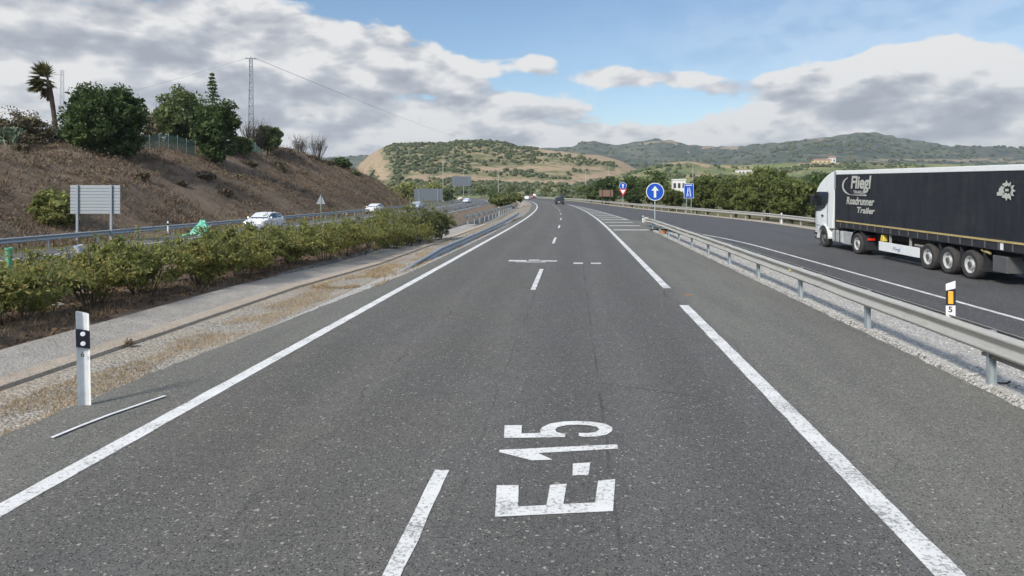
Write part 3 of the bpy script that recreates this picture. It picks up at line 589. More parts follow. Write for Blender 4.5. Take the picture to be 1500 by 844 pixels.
# beyond the embankment on the left
for (px,d,wp,yt,yb,n,lab,mt) in ((570,235,30,270,296,700,'pale green bush at the toe of the embankment','l_yellow'),(598,230,44,266,298,1400,'bright yellow green tree left of the grey sign back','l_yellow'),(636,245,40,264,296,1300,'bright yellow green tree behind the grey sign back','l_yellow'),(655,215,30,272,297,900,'darker green bush right of the grey sign back','l_mid'),(742,128,52,280,303,2200,'wide dark bush in the median before the bend','l_oleander_d'),(728,134,34,282,302,1200,'olive bush at the left end of the median clump','l_mid')):
    tree_at('far_bush',lab,'bush',px,d,wp,yt,yb,n,.25,M[mt],4,clump=.32,nclump=60)
for i,px in enumerate((705,722,750,775,800,826,850)):
    tree_at('far_bush',['small rounded bush beyond the bend, in the row at the hill foot'][0],'bush',px,430+8*i,22+5*(i%3),271+(i%2)*2,286,260,.5,M['l_mid' if i%2 else 'l_right'],3,group='bushes in a row at the hill foot beyond the bend')
# oleander hedge along the median
def oleander(x,y,w,h,label,mat,n=3000,group=None,dead=.0):
    z=gz(x,y); root=empty('oleander_bush',(x,y,z),random.random()*6,label,'shrub',group); ells=[(0,0,h*.46,w*.7,w*.7,h*.36)]
    for i in range(8): t=random.random()*6.28; r=random.uniform(.3,.75)*w; hh=h*random.uniform(.35,.75); ells.append((math.cos(t)*r,math.sin(t)*r,hh,w*random.uniform(.26,.42),w*random.uniform(.26,.42),h*random.uniform(.2,.36)))
    pts=crown_pts(ells,n,.34,80,.3); pts=pts[pts[:,2]>.04]
    m=n//7; t=RNG.uniform(0,6.28,m); rr=RNG.uniform(0,1,m)**.5*w; sp=np.stack([np.cos(t)*rr,np.sin(t)*rr,h*(.72+.46*RNG.uniform(0,1,m)**1.6*(.5+.5*np.sin(t*5+h*9)))*(1-.35*(rr/w)**2)],1); pts=np.concatenate([pts,sp])
    V,Fc=leaf_quads(pts,.052,.36,.35); np_obj('foliage',V,Fc,mat,root)
    b=MB()
    for i in range(16): t=random.random()*6.28; e=Vector((math.cos(t)*w*random.uniform(.3,.85),math.sin(t)*w*random.uniform(.3,.85),h*random.uniform(.6,1.05))); b.tube((math.cos(t)*.15*w,math.sin(t)*.15*w,-.05),e,.014,.006,4,False)
    b.build('stems',M['twig'],root)
HG='oleander bushes of the median hedge'
row=[(y,) for y in np.arange(8.6,38,1.9)]
for i,(y,) in enumerate(row):
    xc=-11.0+(y-8)*.083+random.uniform(-.25,.25); h=(random.uniform(1.15,1.65)+.012*max(0,y-16)) if y>11 else random.uniform(.85,1.1)
    oleander(xc,y,random.uniform(1.05,1.4),h,'yellow green oleander bush within the continuous median hedge',M['l_oleander'],7600 if y<24 else 5000,HG)
for y in np.arange(12,34,3.0):
    oleander(-12.6+(y-8)*.06+random.uniform(-.3,.3),y,1.2,random.uniform(1.15,1.5),'yellow green oleander bush within the continuous median hedge',M['l_oleander'],4200,HG)
oleander(-8.7,38.5,1.5,2.5,'tallest oleander with dense green top at the hedge end',M['l_oleander_d'],8000)
oleander(-7.85,40.2,1.15,2.3,'dark green oleander closing the right end of the hedge',M['l_oleander_d'],6500)
oleander(-9.6,36.6,1.35,2.15,'olive and brown oleander just before the dark hedge end',M['l_oleander'],4000)
# stuff: grass, litter, pebbles, brush on the bank
def blades(name,C,hgt,wid,mat,label,cat,lean=.5):
    n=len(C); t=RNG.uniform(0,6.28,n); d=np.stack([np.cos(t),np.sin(t),np.zeros(n)],1); h=hgt*RNG.uniform(.5,1.4,n); ln=RNG.normal(size=(n,3))*lean; ln[:,2]=1; ln*=h[:,None]; w=d*(wid*RNG.uniform(.6,1.3,n))[:,None]
    V=np.stack([C-w,C+w,C+ln*.6+w*.6,C+ln],1).reshape(-1,3); o=np_obj(name,V,np.arange(4*n).reshape(n,4),mat); tag(o,label,cat,kind='stuff')
def strip_pts(n,y0,y1,s0,s1,pw=1.6,thr=-.1,sc=.9,off=0.0):
    out=[]
    while len(out)<n:
        y=y0+(y1-y0)*random.random()**pw; s=random.uniform(s0,s1)
        if mnoise.noise((s*sc*1.5,y*sc*.6,5+off))<thr: continue
        x=s+co(y); out.append((x,y,gh(s,y)))
    return np.array(out)
blades('dry_grass',np.concatenate([strip_pts(16000,4,26,-6.75,-5.84,1.5,-.05),strip_pts(5000,4,40,-7.3,-5.9,1.7,.15)]),.045,.004,M['straw'],'short dry straw grass on the gravel verge beside the left shoulder','grass')
blades('dry_grass',np.concatenate([strip_pts(2500,46,150,-7.3,-5.6,1.3,.0),strip_pts(7000,18,70,-7.0,-5.2,1.6,-.05)]),.08,.010,M['straw'],'dry straw grass on the far verge under the left rail','grass')
C=strip_pts(9000,5,46,-13,-9.1,1.5,-.2,.7,3); V,Fc=leaf_quads(C+np.array([0,0,.03]),.05,.45); tag(np_obj('leaf_litter',V,Fc,M['deadleaf']),'brown fallen leaves and twigs under the median hedge','leaf litter',kind='stuff')
blades('dry_weeds',strip_pts(5000,5,46,-13,-9.3,1.4,.0,.7,8),.12,.006,M['straw'],'dry weeds between the hedge and the concrete drain','weeds')
def pebbles(name,C,s0,s1,label,mat='pebble'):
    n=len(C); B=np.array([(1,0,0),(-1,0,0),(0,1,0),(0,-1,0),(0,0,1),(0,0,-1)],float); Fo=np.array([(0,2,4),(2,1,4),(1,3,4),(3,0,4),(2,0,5),(1,2,5),(3,1,5),(0,3,5)])
    V=(B[None]*RNG.uniform(.55,1.2,(n,6,1))*(RNG.uniform(s0,s1,n)[:,None,None])*np.array([1,1,.7])+C[:,None,:]).reshape(-1,3); Fc=(Fo[None]+(np.arange(n)*6)[:,None,None]).reshape(-1,3); tag(np_obj(name,V,Fc,M[mat]),label,'pebbles',kind='stuff')
def gore_pts(n):
    out=[]
    while len(out)<n:
        y=6+40*random.random()**1.9; x=random.uniform(5.12,XSL(y)); 
        if x>7.6 and random.random()<.6: continue
        out.append((x,y,gh(x,y)+.003))
    return np.array(out)
pebbles('pebbles',gore_pts(9000),.012,.032,'pale loose pebbles of the gravel bed under the right rail')
pebbles('pebbles',np.concatenate([strip_pts(1500,4,34,-7.25,-5.95,1.8,-.6),strip_pts(1200,4,30,-6.0,-5.82,1.6,-.6)]),.008,.026,'small stones in the dusty verge on the left','pebble_verge')
def bank_pts(n,thr=-.15):
    out=[]
    while len(out)<n:
        y=random.uniform(22,166); s=random.uniform(-50,-29.6); x=s+co(y)
        if hemb(y)<0: continue
        if mnoise.noise((x*.15,y*.12,2))<thr+.5*(random.random()-.5): continue
        out.append((x,y,gh(s,y)))
    return np.array(out)
B0=bank_pts(12000,-.4); rep=np.repeat(B0,7,0)+RNG.normal(size=(len(B0)*7,3))*np.array([.22,.22,.05]); blades('bank_brush',rep,.30,.03,M['l_bank'],'dry brown brush and grass covering the embankment','brush',.7)
B1=bank_pts(900,-.1); reps=[]
for q in B1:
    r=random.uniform(.25,.7); g=RNG.normal(size=(60,3))*np.array([r,r,r*.5]); g[:,2]=abs(g[:,2]); reps.append(q+g)
V,Fc=leaf_quads(np.concatenate(reps),.10,.5); tag(np_obj('bank_shrubs',V,Fc,M['l_bank']),'low brown thorn scrub scattered over the embankment face','scrub',kind='stuff')
def rail_scrub(n):
    out=[]
    while len(out)<n:
        y=random.uniform(20,190); x=XRAIL(y)+random.uniform(.9,6); out.append((x,y,gh(x-co(y),y)))
    return np.array(out)
B2=rail_scrub(1600); rep=np.repeat(B2,9,0)+RNG.normal(size=(len(B2)*9,3))*np.array([.25,.25,.08]); blades('verge_weeds',rep,.4,.03,M['l_right'],'green weeds behind the right hand rail','weeds',.5)

# ------------------------------------------------------------------ guardrails
WPROF=[(0,.31),(.018,.308),(.07,.275),(.082,.255),(.07,.235),(.016,.175),(.010,.155),(.016,.135),(.07,.075),(.082,.055),(.07,.035),(.018,.002),(0,0)]
def beam(name, path, side, mat, parent, zoff=.44, thick=.006):
    """path: [(x,y,zground,lift)], side +1: bulges toward +x"""
    n=len(WPROF); V=[];Fc=[]
    P=[Vector(p[:3]) for p in path]
    for i,p in enumerate(P):
        a=P[max(0,i-1)]; b=P[min(len(P)-1,i+1)]; t=(b-a); t.z=0; t.normalize(); nr=Vector((t.y,-t.x,0))*side
        zo=path[i][3]
        for (o,z) in WPROF: q=p+nr*(.06+o)+Vector((0,0,zo+z)); V.append(q)
        for (o,z) in reversed(WPROF): q=p+nr*(.06+o-thick)+Vector((0,0,zo+z)); V.append(q)
    m=2*n
    for i in range(len(P)-1):
        for j in range(m): a=i*m+j; b=i*m+(j+1)%m; Fc.append((a,b,b+m,a+m))
    o=np_obj(name,[tuple(v) for v in V],Fc,mat,parent,None,True)
    return o
def post(parent, p, hgt, ang, mat, spacer=0):
    b=MB(); Mx=Matrix.Translation(p)@Matrix.Rotation(ang,4,'Z'); w,dp,t=.05,.06,.006
    b.box(-w,w,-t/2,t/2,-.3,hgt,M=Mx @ Matrix.Translation((0,dp/2,0))); b.box(-w,-w+t,-dp/2,dp/2,-.3,hgt,M=Mx); b.box(w-t,w,-dp/2,dp/2,-.3,hgt,M=Mx)
    o=b.build('post',mat,parent); return o
def path_rail(ys, xf, zf, lift=.44): return [(xf(y),y,zf(y),lift if not callable(lift) else lift(y)) for y in ys]
def guardrail(label, ys, xf, zf, sides, post_y, mat, postmat, lift=.44, beammats=None):
    root=empty('guardrail',(xf(ys[0]),ys[0],zf(ys[0])),0,label,'guardrail'); off=-Vector(root.location)
    for sd in sides:
        pr=[(p[0]+off.x,p[1]+off.y,p[2]+off.z,p[3]) for p in path_rail(ys,xf,zf,lift)]; beam('beam',pr,sd,(beammats or {}).get(sd,mat),root)
    for y in post_y:
        a=math.atan2(-(xf(y+.5)-xf(y-.5)),1.0); lf=lift if not callable(lift) else lift(y)
        post(root,Vector((xf(y),y,zf(y)))+off,max(.06,lf+.30),a,postmat)
    return root,off
# double sided barrier on the gore
rx=lambda y: 5.62-.004*max(0,y-30)
def rz(y): return gh(rx(y),y)
gr,goff=guardrail('double sided galvanised barrier on pale gravel between the road and slip road', list(np.arange(-6,54.2,1.0)), rx, rz, (1,-1), list(np.arange(-2,53,4.0)), M['steel'], M['steel_post'], lambda y: .44 if y<50 else .44-(y-50)*.03)
for y in (18.5,26.5,34.5,42.5):
    b=MB(); b.box(-.02,.02,-.02,.03,0,.09,M=Matrix.Translation(Vector((rx(y)-.10,y,rz(y)+.60))+goff)); b.build('reflector',M['yellow'],gr)
b=MB(); b.prism([(-.16,.36),(.16,.36),(.2,.55),(.16,.8),(-.16,.8),(-.2,.55)],lambda a,z:(a,-.03,z),lambda a,z:(a,.35,z)); nose=b.build('terminal_nose',M['steel'],gr,False,.02); nose.location=Vector((rx(54),54,rz(54)-.1))+goff
for y in np.arange(4.2,48,4.0):
    pth=[(rx(q)+goff.x-.004,q+goff.y,rz(q)+goff.z,.44) for q in (y,y+.1,y+.22,y+.32)]; beam('splice_joint',pth,-1,M['steel'],gr)
b=MB(); b.box(-.02,.17,0,9,0,.045,M=Matrix.Translation(Vector((rx(8),1.2,rz(8)+.36))+goff)); b.build('rusty_lower_rail',M['rust'],gr)
# outer rail of the slip road
xr=lambda y: XRAIL(y)
guardrail('long single steel rail in front of the roadside trees on the right', list(np.concatenate([np.arange(-10,120,2.0),np.arange(120,430,5.0)])), xr, lambda y: zs(y)+.02, (-1,), list(np.arange(-8,120,4.0))+list(np.arange(120,420,5.5)), M['steel'], M['steel'])
# near rail on the left, ramped end
lx=lambda y: co(y)-5.56
def lift_l(y): return interp([(21.4,-.33),(24,-.20),(29,-.05),(40,-.05),(57,.03),(75,.20)],y)
guardrail('galvanised rail with its near end ramped to the ground beside the left shoulder', list(np.concatenate([np.arange(21.4,40,.9),np.arange(40,76,2.0)])), lx, lambda y: 0.0, (1,), list(np.arange(30,75,4.0)), M['steel_dark'], M['steel_post'], lift_l)
mx_=lambda y: co(y)-8.6
guardrail('short rail on posts in the median beyond the hedge', list(np.arange(56,118,2.0)), mx_, lambda y: -.02 if y<60 else -.02, (-1,), list(np.arange(57,116,4.0)), M['steel'], M['steel_post'])
ox=lambda y: co(y)-28.6
guardrail('steel rail at the foot of the brown embankment', list(np.concatenate([np.arange(-10,160,2.0),np.arange(160,330,5.0)])), ox, lambda y: -.52, (1,), list(np.arange(-8,300,4.0)), M['steel_dark'], M['steel_post'])
ix=lambda y: co(y)-16.2
guardrail('pale inner rail along the far part of the opposite road', list(np.arange(100,330,5.0)), ix, lambda y: -.45, (-1,), list(np.arange(102,320,8.0)), M['steel'], M['steel_post'])
# ------------------------------------------------------------------ text helper
def text_geo(txt, size, shear=0.0, bold=0.0, xs=1.0):
    cu=bpy.data.curves.new('lettering','FONT'); cu.body=txt; cu.size=size; cu.shear=shear; cu.offset=bold; cu.extrude=.002; cu.resolution_u=4
    o=bpy.data.objects.new('lettering',cu); COL.objects.link(o); bpy.context.view_layer.update(); dg=bpy.context.evaluated_depsgraph_get(); me=bpy.data.meshes.new_from_object(o.evaluated_get(dg))
    bpy.data.objects.remove(o); bpy.data.curves.remove(cu); me.name='lettering'
    return me
def text_obj(name, txt, size, mat, parent, Mx, width=None, **kw):
    me=text_geo(txt,size,**kw); xs=[v.co.x for v in me.vertices]; x0,x1=min(xs),max(xs); f=(width/(x1-x0)) if width else 1.0
    for v in me.vertices: v.co.x=(v.co.x-x0)*f
    me.transform(Mx); me.materials.clear(); me.materials.append(mat); return link(name,me,parent)
# ------------------------------------------------------------------ delineator posts
def delineator_left():
    root=empty('delineator_post',(-5.75,7.82,-.02),R(-14),'white delineator post with black band and two round reflectors on left verge','marker post')
    w=.067; b=MB(); prof=[(-w,0),(-w*.75,.045),(0,.06),(w*.75,.045),(w,0),(w*.7,.02),(0,.035),(-w*.7,.02)]
    n=len(prof); V=[];zt=lambda a: 1.14-(a+w)*.33
    for (a,d) in prof: V.append((a,d-.06,-.1))
    for (a,d) in prof: V.append((a,d-.06,zt(a)))
    b.add(V,[(i,(i+1)%n,n+(i+1)%n,n+i) for i in range(n)]+[tuple(range(n,2*n))]); b.build('post',M['white'],root)
    b=MB(); fr=[(-w-.002,-.062),(-w*.75,-.062),(w*.75,-.062),(w+.002,-.062)]
    b.add([(-w-.003,-.066,.935),(w+.003,-.066,.895),(w+.003,-.066,.685),(-w-.003,-.066,.725),(-w-.003,.006,.935),(w+.003,.006,.895),(w+.003,.006,.685),(-w-.003,.006,.725)],[(0,1,2,3),(7,6,5,4),(0,4,5,1),(1,5,6,2),(2,6,7,3),(3,7,4,0)]); b.build('black_band',M['navy'],root)
    for z in (.868,.755):
        b=MB(); b.lathe([(0.0001,-.071),(.024,-.071),(.027,-.066)],(0.002,0,z),'y',14); b.build('reflector',M['reflect'],root)
    text_obj('number_print','6',.085,M['navy'],root,Matrix.Translation((-.024,-.069,.60))@Matrix.Rotation(R(90),4,'X'))
    for o in root.children:
        pass
    root.rotation_euler=(R(0),R(-1.2),R(33))
delineator_left()
def delineator_right():
    x,y=WD(1394.5,10.65); z=rz(y)
    root=empty('delineator_post',(x-.02,y,z),R(-32+0),'short white post with amber reflector standing on the steel barrier','marker post')
    w=.062; b=MB(); V=[(-w,0,.62),(w,0,.62),(w,0,1.27),(-w,0,1.21),(-w,.03,.62),(w,.03,.62),(w,.03,1.27),(-w,.03,1.21)]; b.add(V,[(0,1,2,3),(7,6,5,4),(0,4,5,1),(1,5,6,2),(2,6,7,3),(3,7,4,0)]); b.build('post',M['white'],root)
    b=MB(); b.add([(-w-.002,-.004,.885),(w+.002,-.004,.90),(w+.002,-.004,1.155),(-w-.002,-.004,1.11),(-w-.002,.034,.885),(w+.002,.034,.90),(w+.002,.034,1.155),(-w-.002,.034,1.11)],[(0,1,2,3),(7,6,5,4),(0,4,5,1),(1,5,6,2),(2,6,7,3),(3,7,4,0)]); b.build('black_band',M['black'],root)
    b=MB(); b.box(-.03,.036,-.012,-.003,.915,1.105); b.build('reflector',M['amber'],root,bevel=.003)
    text_obj('number_print','5',.12,M['black'],root,Matrix.Translation((-.028,-.003,.79))@Matrix.Rotation(R(90),4,'X'),bold=.002)
    b=MB(); b.box(-.05,.05,.03,.12,.60,.66); b.build('bracket',M['steel'],root)
delineator_right()
def marker(px,d,ytop,label,hgt=None,w=.12):
    x,y=WD(px,d); z=gz(x,y); h=ZP(ytop,d)-z; root=empty('marker_post',(x,y,z),R(10),label,'marker post')
    b=MB(); b.prism([(-w/2,0),(-w/4,-.03),(w/4,-.03),(w/2,0),(w/4,.03),(-w/4,.03)],lambda a,c_:(a,c_,-.1),lambda a,c_:(a,c_,h)); b.build('post',M['white'],root)
    b=MB(); b.prism([(-w/2-.003,0),(-w/4,-.034),(w/4,-.034),(w/2+.003,0),(w/4,.034),(-w/4,.034)],lambda a,c_:(a,c_,h*.72),lambda a,c_:(a,c_,h*.86)); b.build('band',M['black'],root)
marker(246,49,324,'small white marker post on the embankment rail left of the green sheet')
marker(508,95,309,'white marker post between the triangular sign back and a white car')
marker(590,140,301,'white marker post at the toe of the embankment')
marker(1145,58,312,'small pale marker post behind the rail left of the truck',w=.14)
marker(942,60,316,'thin white marker post at barrier nose beside round arrow sign',w=.14)
marker(731,88,303,'white marker post beside the median rail left of the bend')
# ------------------------------------------------------------------ signs
def face_cam(x,y): return math.atan2(x,y)*-1
def disc(b,r,y0,y1,z,n=36,x=0): 
    vs=[(x+r*math.cos(2*math.pi*i/n),y0,z+r*math.sin(2*math.pi*i/n)) for i in range(n)]+[(x+r*math.cos(2*math.pi*i/n),y1,z+r*math.sin(2*math.pi*i/n)) for i in range(n)]
    b.add(vs,[tuple(range(n)),tuple(range(2*n-1,n-1,-1))]+[(i,n+i,n+(i+1)%n,(i+1)%n) for i in range(n)])
def arrow_sign():
    d=51; x,y=WD(959.5,d); z=gz(x,y); zc=ZP(281,d)-z; r=.645; root=empty('road_sign',(x,y,z),R(3),'round blue sign with pale upward arrow on a grey pole at barrier nose','road sign')
    b=MB(); b.tube((0,.06,-.2),(0,.06,zc+.4),.045,n=10); b.build('pole',M['steel_post'],root,True)
    b=MB(); disc(b,r,0,.03,zc); b.build('rim_plate',M['sign_white'],root)
    b=MB(); disc(b,r*.93,-.006,.001,zc); b.build('blue_face',M['blue_sign'],root)
    b=MB(); a=[(-.085,-.42),(.085,-.42),(.085,.08),(.27,.08),(0,.42),(-.27,.08),(-.085,.08)]; b.prism(a,lambda p,q:(p,-.011,zc+q),lambda p,q:(p,-.005,zc+q)); b.build('arrow',M['sign_arrow'],root)
arrow_sign()
def blue_rect():
    d=92; x,y=WD(1009,d); z=gz(x,y); z1,z0=ZP(269,d)-z,ZP(290.5,d)-z; w=.63; root=empty('road_sign',(x,y,z),R(3),'blue rectangular sign with white road symbol on two posts','road sign')
    for s in (-.3,.32): b=MB(); b.tube((s,.05,-.3),(s,.05,z1),.04,n=8); b.build('post',M['steel_post'],root)
    b=MB(); b.box(-w,w,0,.03,z0,z1); b.build('panel',M['sign_white'],root); b=MB(); b.box(-w+.04,w-.04,-.008,.001,z0+.04,z1-.04); b.build('blue_face',M['blue_sign'],root)
    hh=z1-z0; b=MB()
    for pl in ([(-.42,.86),(.42,.86),(.42,.91),(-.42,.91)],[(-.30,.12),(-.2,.12),(-.07,.72),(-.14,.72)],[(.30,.12),(.2,.12),(.07,.72),(.14,.72)],[(-.03,.12),(.03,.12),(.02,.34),(-.02,.34)],[(-.025,.44),(.025,.44),(.015,.62),(-.015,.62)]):
        b.prism([(p,z0+q*hh) for p,q in pl],lambda p,q:(p,-.013,q),lambda p,q:(p,-.007,q))
    b.build('road_symbol',M['sign_white'],root)
blue_rect()
def pair():
    d=128; x,y=WD(912.5,d); z=gz(x,y); root=empty('road_sign',(x,y,z),R(3),'small blue disc above a red bordered yield triangle on one pole','road sign'); zc=ZP(272.5,d)-z; zt=ZP(277,d)-z; zb=ZP(287.5,d)-z
    b=MB(); b.tube((0,.05,-.3),(0,.05,zc+.5),.05,n=8); b.build('pole',M['steel_post'],root)
    b=MB(); disc(b,.66,0,.03,zc); b.build('rim_plate',M['sign_white'],root); b=MB(); disc(b,.61,-.008,.001,zc); b.build('blue_face',M['blue_sign'],root)
    b=MB(); b.prism([(-.09,-.4),(.09,-.4),(.09,.1),(.25,.1),(0,.4),(-.25,.1),(-.09,.1)],lambda p,q:(p,-.014,zc+q),lambda p,q:(p,-.007,zc+q)); b.build('arrow',M['sign_white'],root)
    b=MB(); b.prism([(-.78,zt),(.78,zt),(.06,zb),(-.06,zb)],lambda p,q:(p,-.02,q),lambda p,q:(p,-.0155,q)); b.build('red_border',M['sign_red'],root)
    b=MB(); b.prism([(-.47,zt-.16),(.47,zt-.16),(0,zb+.38)],lambda p,q:(p,-.027,q),lambda p,q:(p,-.019,q)); b.build('white_centre',M['sign_white'],root)
pair()
def panel_sign(name,label,px,d,x0,x1,y0,y1,mat,posts,rz_,postmat,face_back=True,ribs=0,gap=None):
    x,y=WD(px,d); z=gz(x,y); z1,z0=ZP(y0,d)-z,ZP(y1,d)-z; a,b_=(x0-px)*d/F,(x1-px)*d/F; root=empty(name,(x,y,z),rz_,label,'road sign')
    if ribs:
        hh=(z1-z0)/ribs
        for _ in (0,):
            b=MB()
            for i in range(ribs): b.prism([(0,z0+i*hh+.01),(.03,z0+i*hh),(.05,z0+i*hh+.02),(.05,z0+(i+1)*hh-.03),(.03,z0+(i+1)*hh-.012),(0,z0+(i+1)*hh-.005)],lambda p,q:(a,-p,q),lambda p,q:(b_,-p,q))
            b.build('panel',mat,root)
    else:
        b=MB(); b.box(a,b_,0,.04,z0,z1); b.build('panel',mat,root)
        if gap:
            b=MB(); n_=max(2,int((b_-a)/.5))
            for i in range(n_+1): q=a+(b_-a)*i/n_; b.box(q-.025,q+.025,-.05,-.002,z0,z1)
            b.build('stiffeners',M['steel_dark'],root)
    for p in posts:
        q=(p-px)*d/F; b=MB(); b.box(q-.06,q+.06,-.16,-.06,-.4,z1+.02); b.build('post',postmat,root)
    return root
panel_sign('sign_back','back of a wide ribbed grey panel sign on two posts by the embankment',140,43.5,104,176,271.5,313.5,M['sign_back'],(115,164),R(6),M['steel_dark'],ribs=9)
panel_sign('sign_back','dark grey back of a large sign behind the hedge end',628,205,607,648,276.5,294,M['sign_back_dark'],(614,641),R(8),M['steel_post'],gap=1)
panel_sign('sign_back','bluish back of a distant overhead sign near the bend',676,400,662,690,258.5,272.5,M['sign_back_dark'],(665,687),R(10),M['steel_post'],gap=1)
panel_sign('brown_sign','brown tourist sign panel on two posts before the dark trees',887,150,878,898,278.5,288,M['sign_brown'],(882,894),R(0),M['bark'])
def tri_back():
    d=82; x,y=WD(470,d); z=gz(x,y); zt=ZP(286,d)-z; zb=ZP(299,d)-z; root=empty('sign_back',(x,y,z),R(8),'grey back of a triangular warning sign on a thin pole','road sign')
    b=MB(); b.prism([(-.52,zb),(.52,zb),(.05,zt),(-.05,zt)],lambda p,q:(p,0,q),lambda p,q:(p,.02,q)); b.build('plate',M['sign_back'],root); b=MB(); b.tube((0,-.05,-.3),(0,-.05,zt+.1),.04,n=8); b.build('pole',M['steel_post'],root)
    b=MB(); b.box(-.28,.28,-.03,-.002,zb+.25,zb+.32); b.build('brace',M['steel_dark'],root)
tri_back()
# lamp poles and masts
def lamp(px,d,ytop,label,ybase=None,arm=1):
    x,y=WD(px,d); z=-1.0; h=ZP(ytop,d)-z; root=empty('lamp_post',(x,y,z),0,label,'lamp post'); b=MB(); b.tube((0,0,-.5),(0,0,h),.16,.09,8); b.build('pole',M['steel'],root,True)
    b=MB(); b.tube((0,0,h-.05),(1.3*arm,0,h+.25),.05,.04,6); b.build('arm',M['steel'],root); b=MB(); b.box(1.1*arm,1.1*arm+.8*arm,-.14,.14,h+.2,h+.34); b.build('lamp_head',M['steel_dark'],root)
lamp(649,240,238,'tallest pale lamp post above the dark grey sign back'); lamp(730,300,252,'lamp post in front of the hill above the median bushes',arm=-1); lamp(679,420,249,'thin lamp post above the distant overhead sign'); lamp(858,330,249,'lamp post before the sandy hill slope right of the bend',arm=-1); lamp(892,320,243,'lamp post behind the brown sign',arm=-1); lamp(1015,260,243,'lamp post behind the blue rectangular sign',arm=-1)
def mast(px,d,ytop,label,w0,w1,cross=True,r=.075):
    x,y=WD(px,d); z=gz(x,y); h=ZP(ytop,d)-z; root=empty('lattice_mast',(x,y,z),R(20),label,'mast'); b=MB(); n=12
    def c(i,k): t=i/n; w=w0+(w1-w0)*t; return Vector(((-w,w)[k in (1,2)],(-w,w)[k in (2,3)],h*t-.2*(1-t)))
    for k in range(4): b.tube(c(0,k),c(n,k),r,r*.8,5)
    b.build('legs',M['steel_dark'],root); b=MB()
    for i in range(n):
        for k in range(4): b.tube(c(i,k),c(i+1,(k+1)%4),r*.62,n=4,cap=False); b.tube(c(i+1,k),c(i+1,(k+1)%4),r*.6,n=4,cap=False)
    b.build('lattice',M['steel_dark'],root)
    if cross: b=MB(); b.box(-.85,.85,-.1,.1,h-.05,h+.12); b.tube((0,0,h),(0,0,h+.4),.06,n=6); b.build('crossarm',M['steel_dark'],root)
    return root,Vector((x,y,z+h))
_,mtop=mast(367.5,112,86,'grey lattice power mast standing on the embankment crest',.42,.22)
mast(91,190,103,'faint distant lattice mast just right of the palm',.6,.3,False,.04)
def wire(a,b_,sag,label,r=.03):
    root=MB(); n=26; P=[a.lerp(b_,i/n)-Vector((0,0,sag*4*(i/n)*(1-i/n))) for i in range(n+1)]
    for p,q in zip(P[:-1],P[1:]): root.tube(p,q,r,n=5,cap=False)
    tag(root.build('overhead_wire',M['steel_dark']),label,'power line')
x,y=WD(705,860); wire(mtop+Vector((.6,0,.1)),Vector((x,y,ZP(206,860))),3.5,'overhead wire sagging from the lattice mast right toward the hill',.035)
x,y=WD(60,230); wire(mtop+Vector((-.6,0,.1)),Vector((x,y,ZP(166,230))),.6,'overhead wire running left from the lattice mast top',.025)
# green net fence on the crest
def net(px0,px1,d,y0,label):
    xa,ya=WD(px0,d); xb,yb=WD(px1,d+6); root=empty('net_fence',(xa,ya,gz(xa,ya)),0,label,'fence'); n=7; off=Vector(root.location); b=MB(); L=[]
    for i in range(n+1): t=i/n; x=xa+(xb-xa)*t; y=ya+(yb-ya)*t; L.append(Vector((x,y,gz(x,y)))-off)
    for p in L: q=MB(); q.tube(p-Vector((0,0,.2)),p+Vector((0,0,1.75)),.035,n=6); q.build('post',M['steel_post'],root)
    for p,q in zip(L[:-1],L[1:]):
        k=14
        for i in range(k): s0=p.lerp(q,i/k); b.tube(s0,s0+Vector((0,0,1.55)),.022,n=3,cap=False)
        for j in range(9): o=Vector((0,0,.05+.19*j)); b.tube(p+o,q+o,.03,n=3,cap=False)
    b.build('net',M['net'],root)
net(190,286,76,205,'green netting fence along the crest between the round and leafy trees'); net(345,385,98,215,'short green netting fence at the foot of the lattice mast')
# ------------------------------------------------------------------ houses on the slopes
def snap(P,X,px,py):
    c_=P[int(np.argmin(abs(X-px)))]; q=[YH-(p[2]-H0)/((-p[0]*-SN)*-1+p[1]*CS if False else (p[1]*CS+p[0]*SN))*F for p in c_]; k=int(np.argmin(abs(np.array(q)-py))); return c_[k][1]*CS+c_[k][0]*SN
def house(px,d,wpx,y0,y1,wall,label,roofh=.0,tower=False,nw=3,hill_=None):
    if hill_ is not None: d=snap(hill_[0],hill_[1],px,y1)-4
    x,y=WD(px,d); x,y=WD(px,d); w=wpx*d/F/2; zt=ZP(y0,d); zb=ZP(y1,d); h=zt-zb; root=empty('house',(x,y,zb),R(random.uniform(-12,12)),label,'house'); dp=w*.8+2
    b=MB(); b.box(-w,w,-dp/2,dp/2,-(1.2 if hill_ is None else .45*h+2),h*(1-roofh)); b.build('wall',wall,root); hr=h*(1-roofh)
    b=MB()
    if roofh: b.prism([(-dp/2-.3,hr),(0,h),(dp/2+.3,hr),(0,h-.2)],lambda p,q:(-w-.2,p,q),lambda p,q:(w+.2,p,q)); b.build('roof',M['roof'],root)
    else: b.box(-w-.15,w+.15,-dp/2-.15,dp/2+.15,hr,hr+.3); b.build('roof',M['wall'],root)
    for i in range(nw):
        q=-w+(i+.5)*2*w/nw; ww=min(.28*2*w/nw,.8); b=MB(); b.box(q-ww,q+ww,-dp/2-.05,-dp/2+.1,hr*.35,hr*.75); b.build('window',M['window'],root)
house(994,205,19,264,282,M['wall'],'white flat roofed house behind the blue rectangular sign'); 
house(1092,560,26,250,257,M['wall'],'long low white building above the right thicket',0,nw=5,hill_=(P2,X2))
house(1203,640,24,233,241,M['wall_y'],'long yellow house on the slope left of the truck roof',.3,nw=4,hill_=(P2,X2)); house(1218,650,10,229,240,M['wall'],'small white tower house beside the yellow house',.25,nw=2,hill_=(P2,X2))
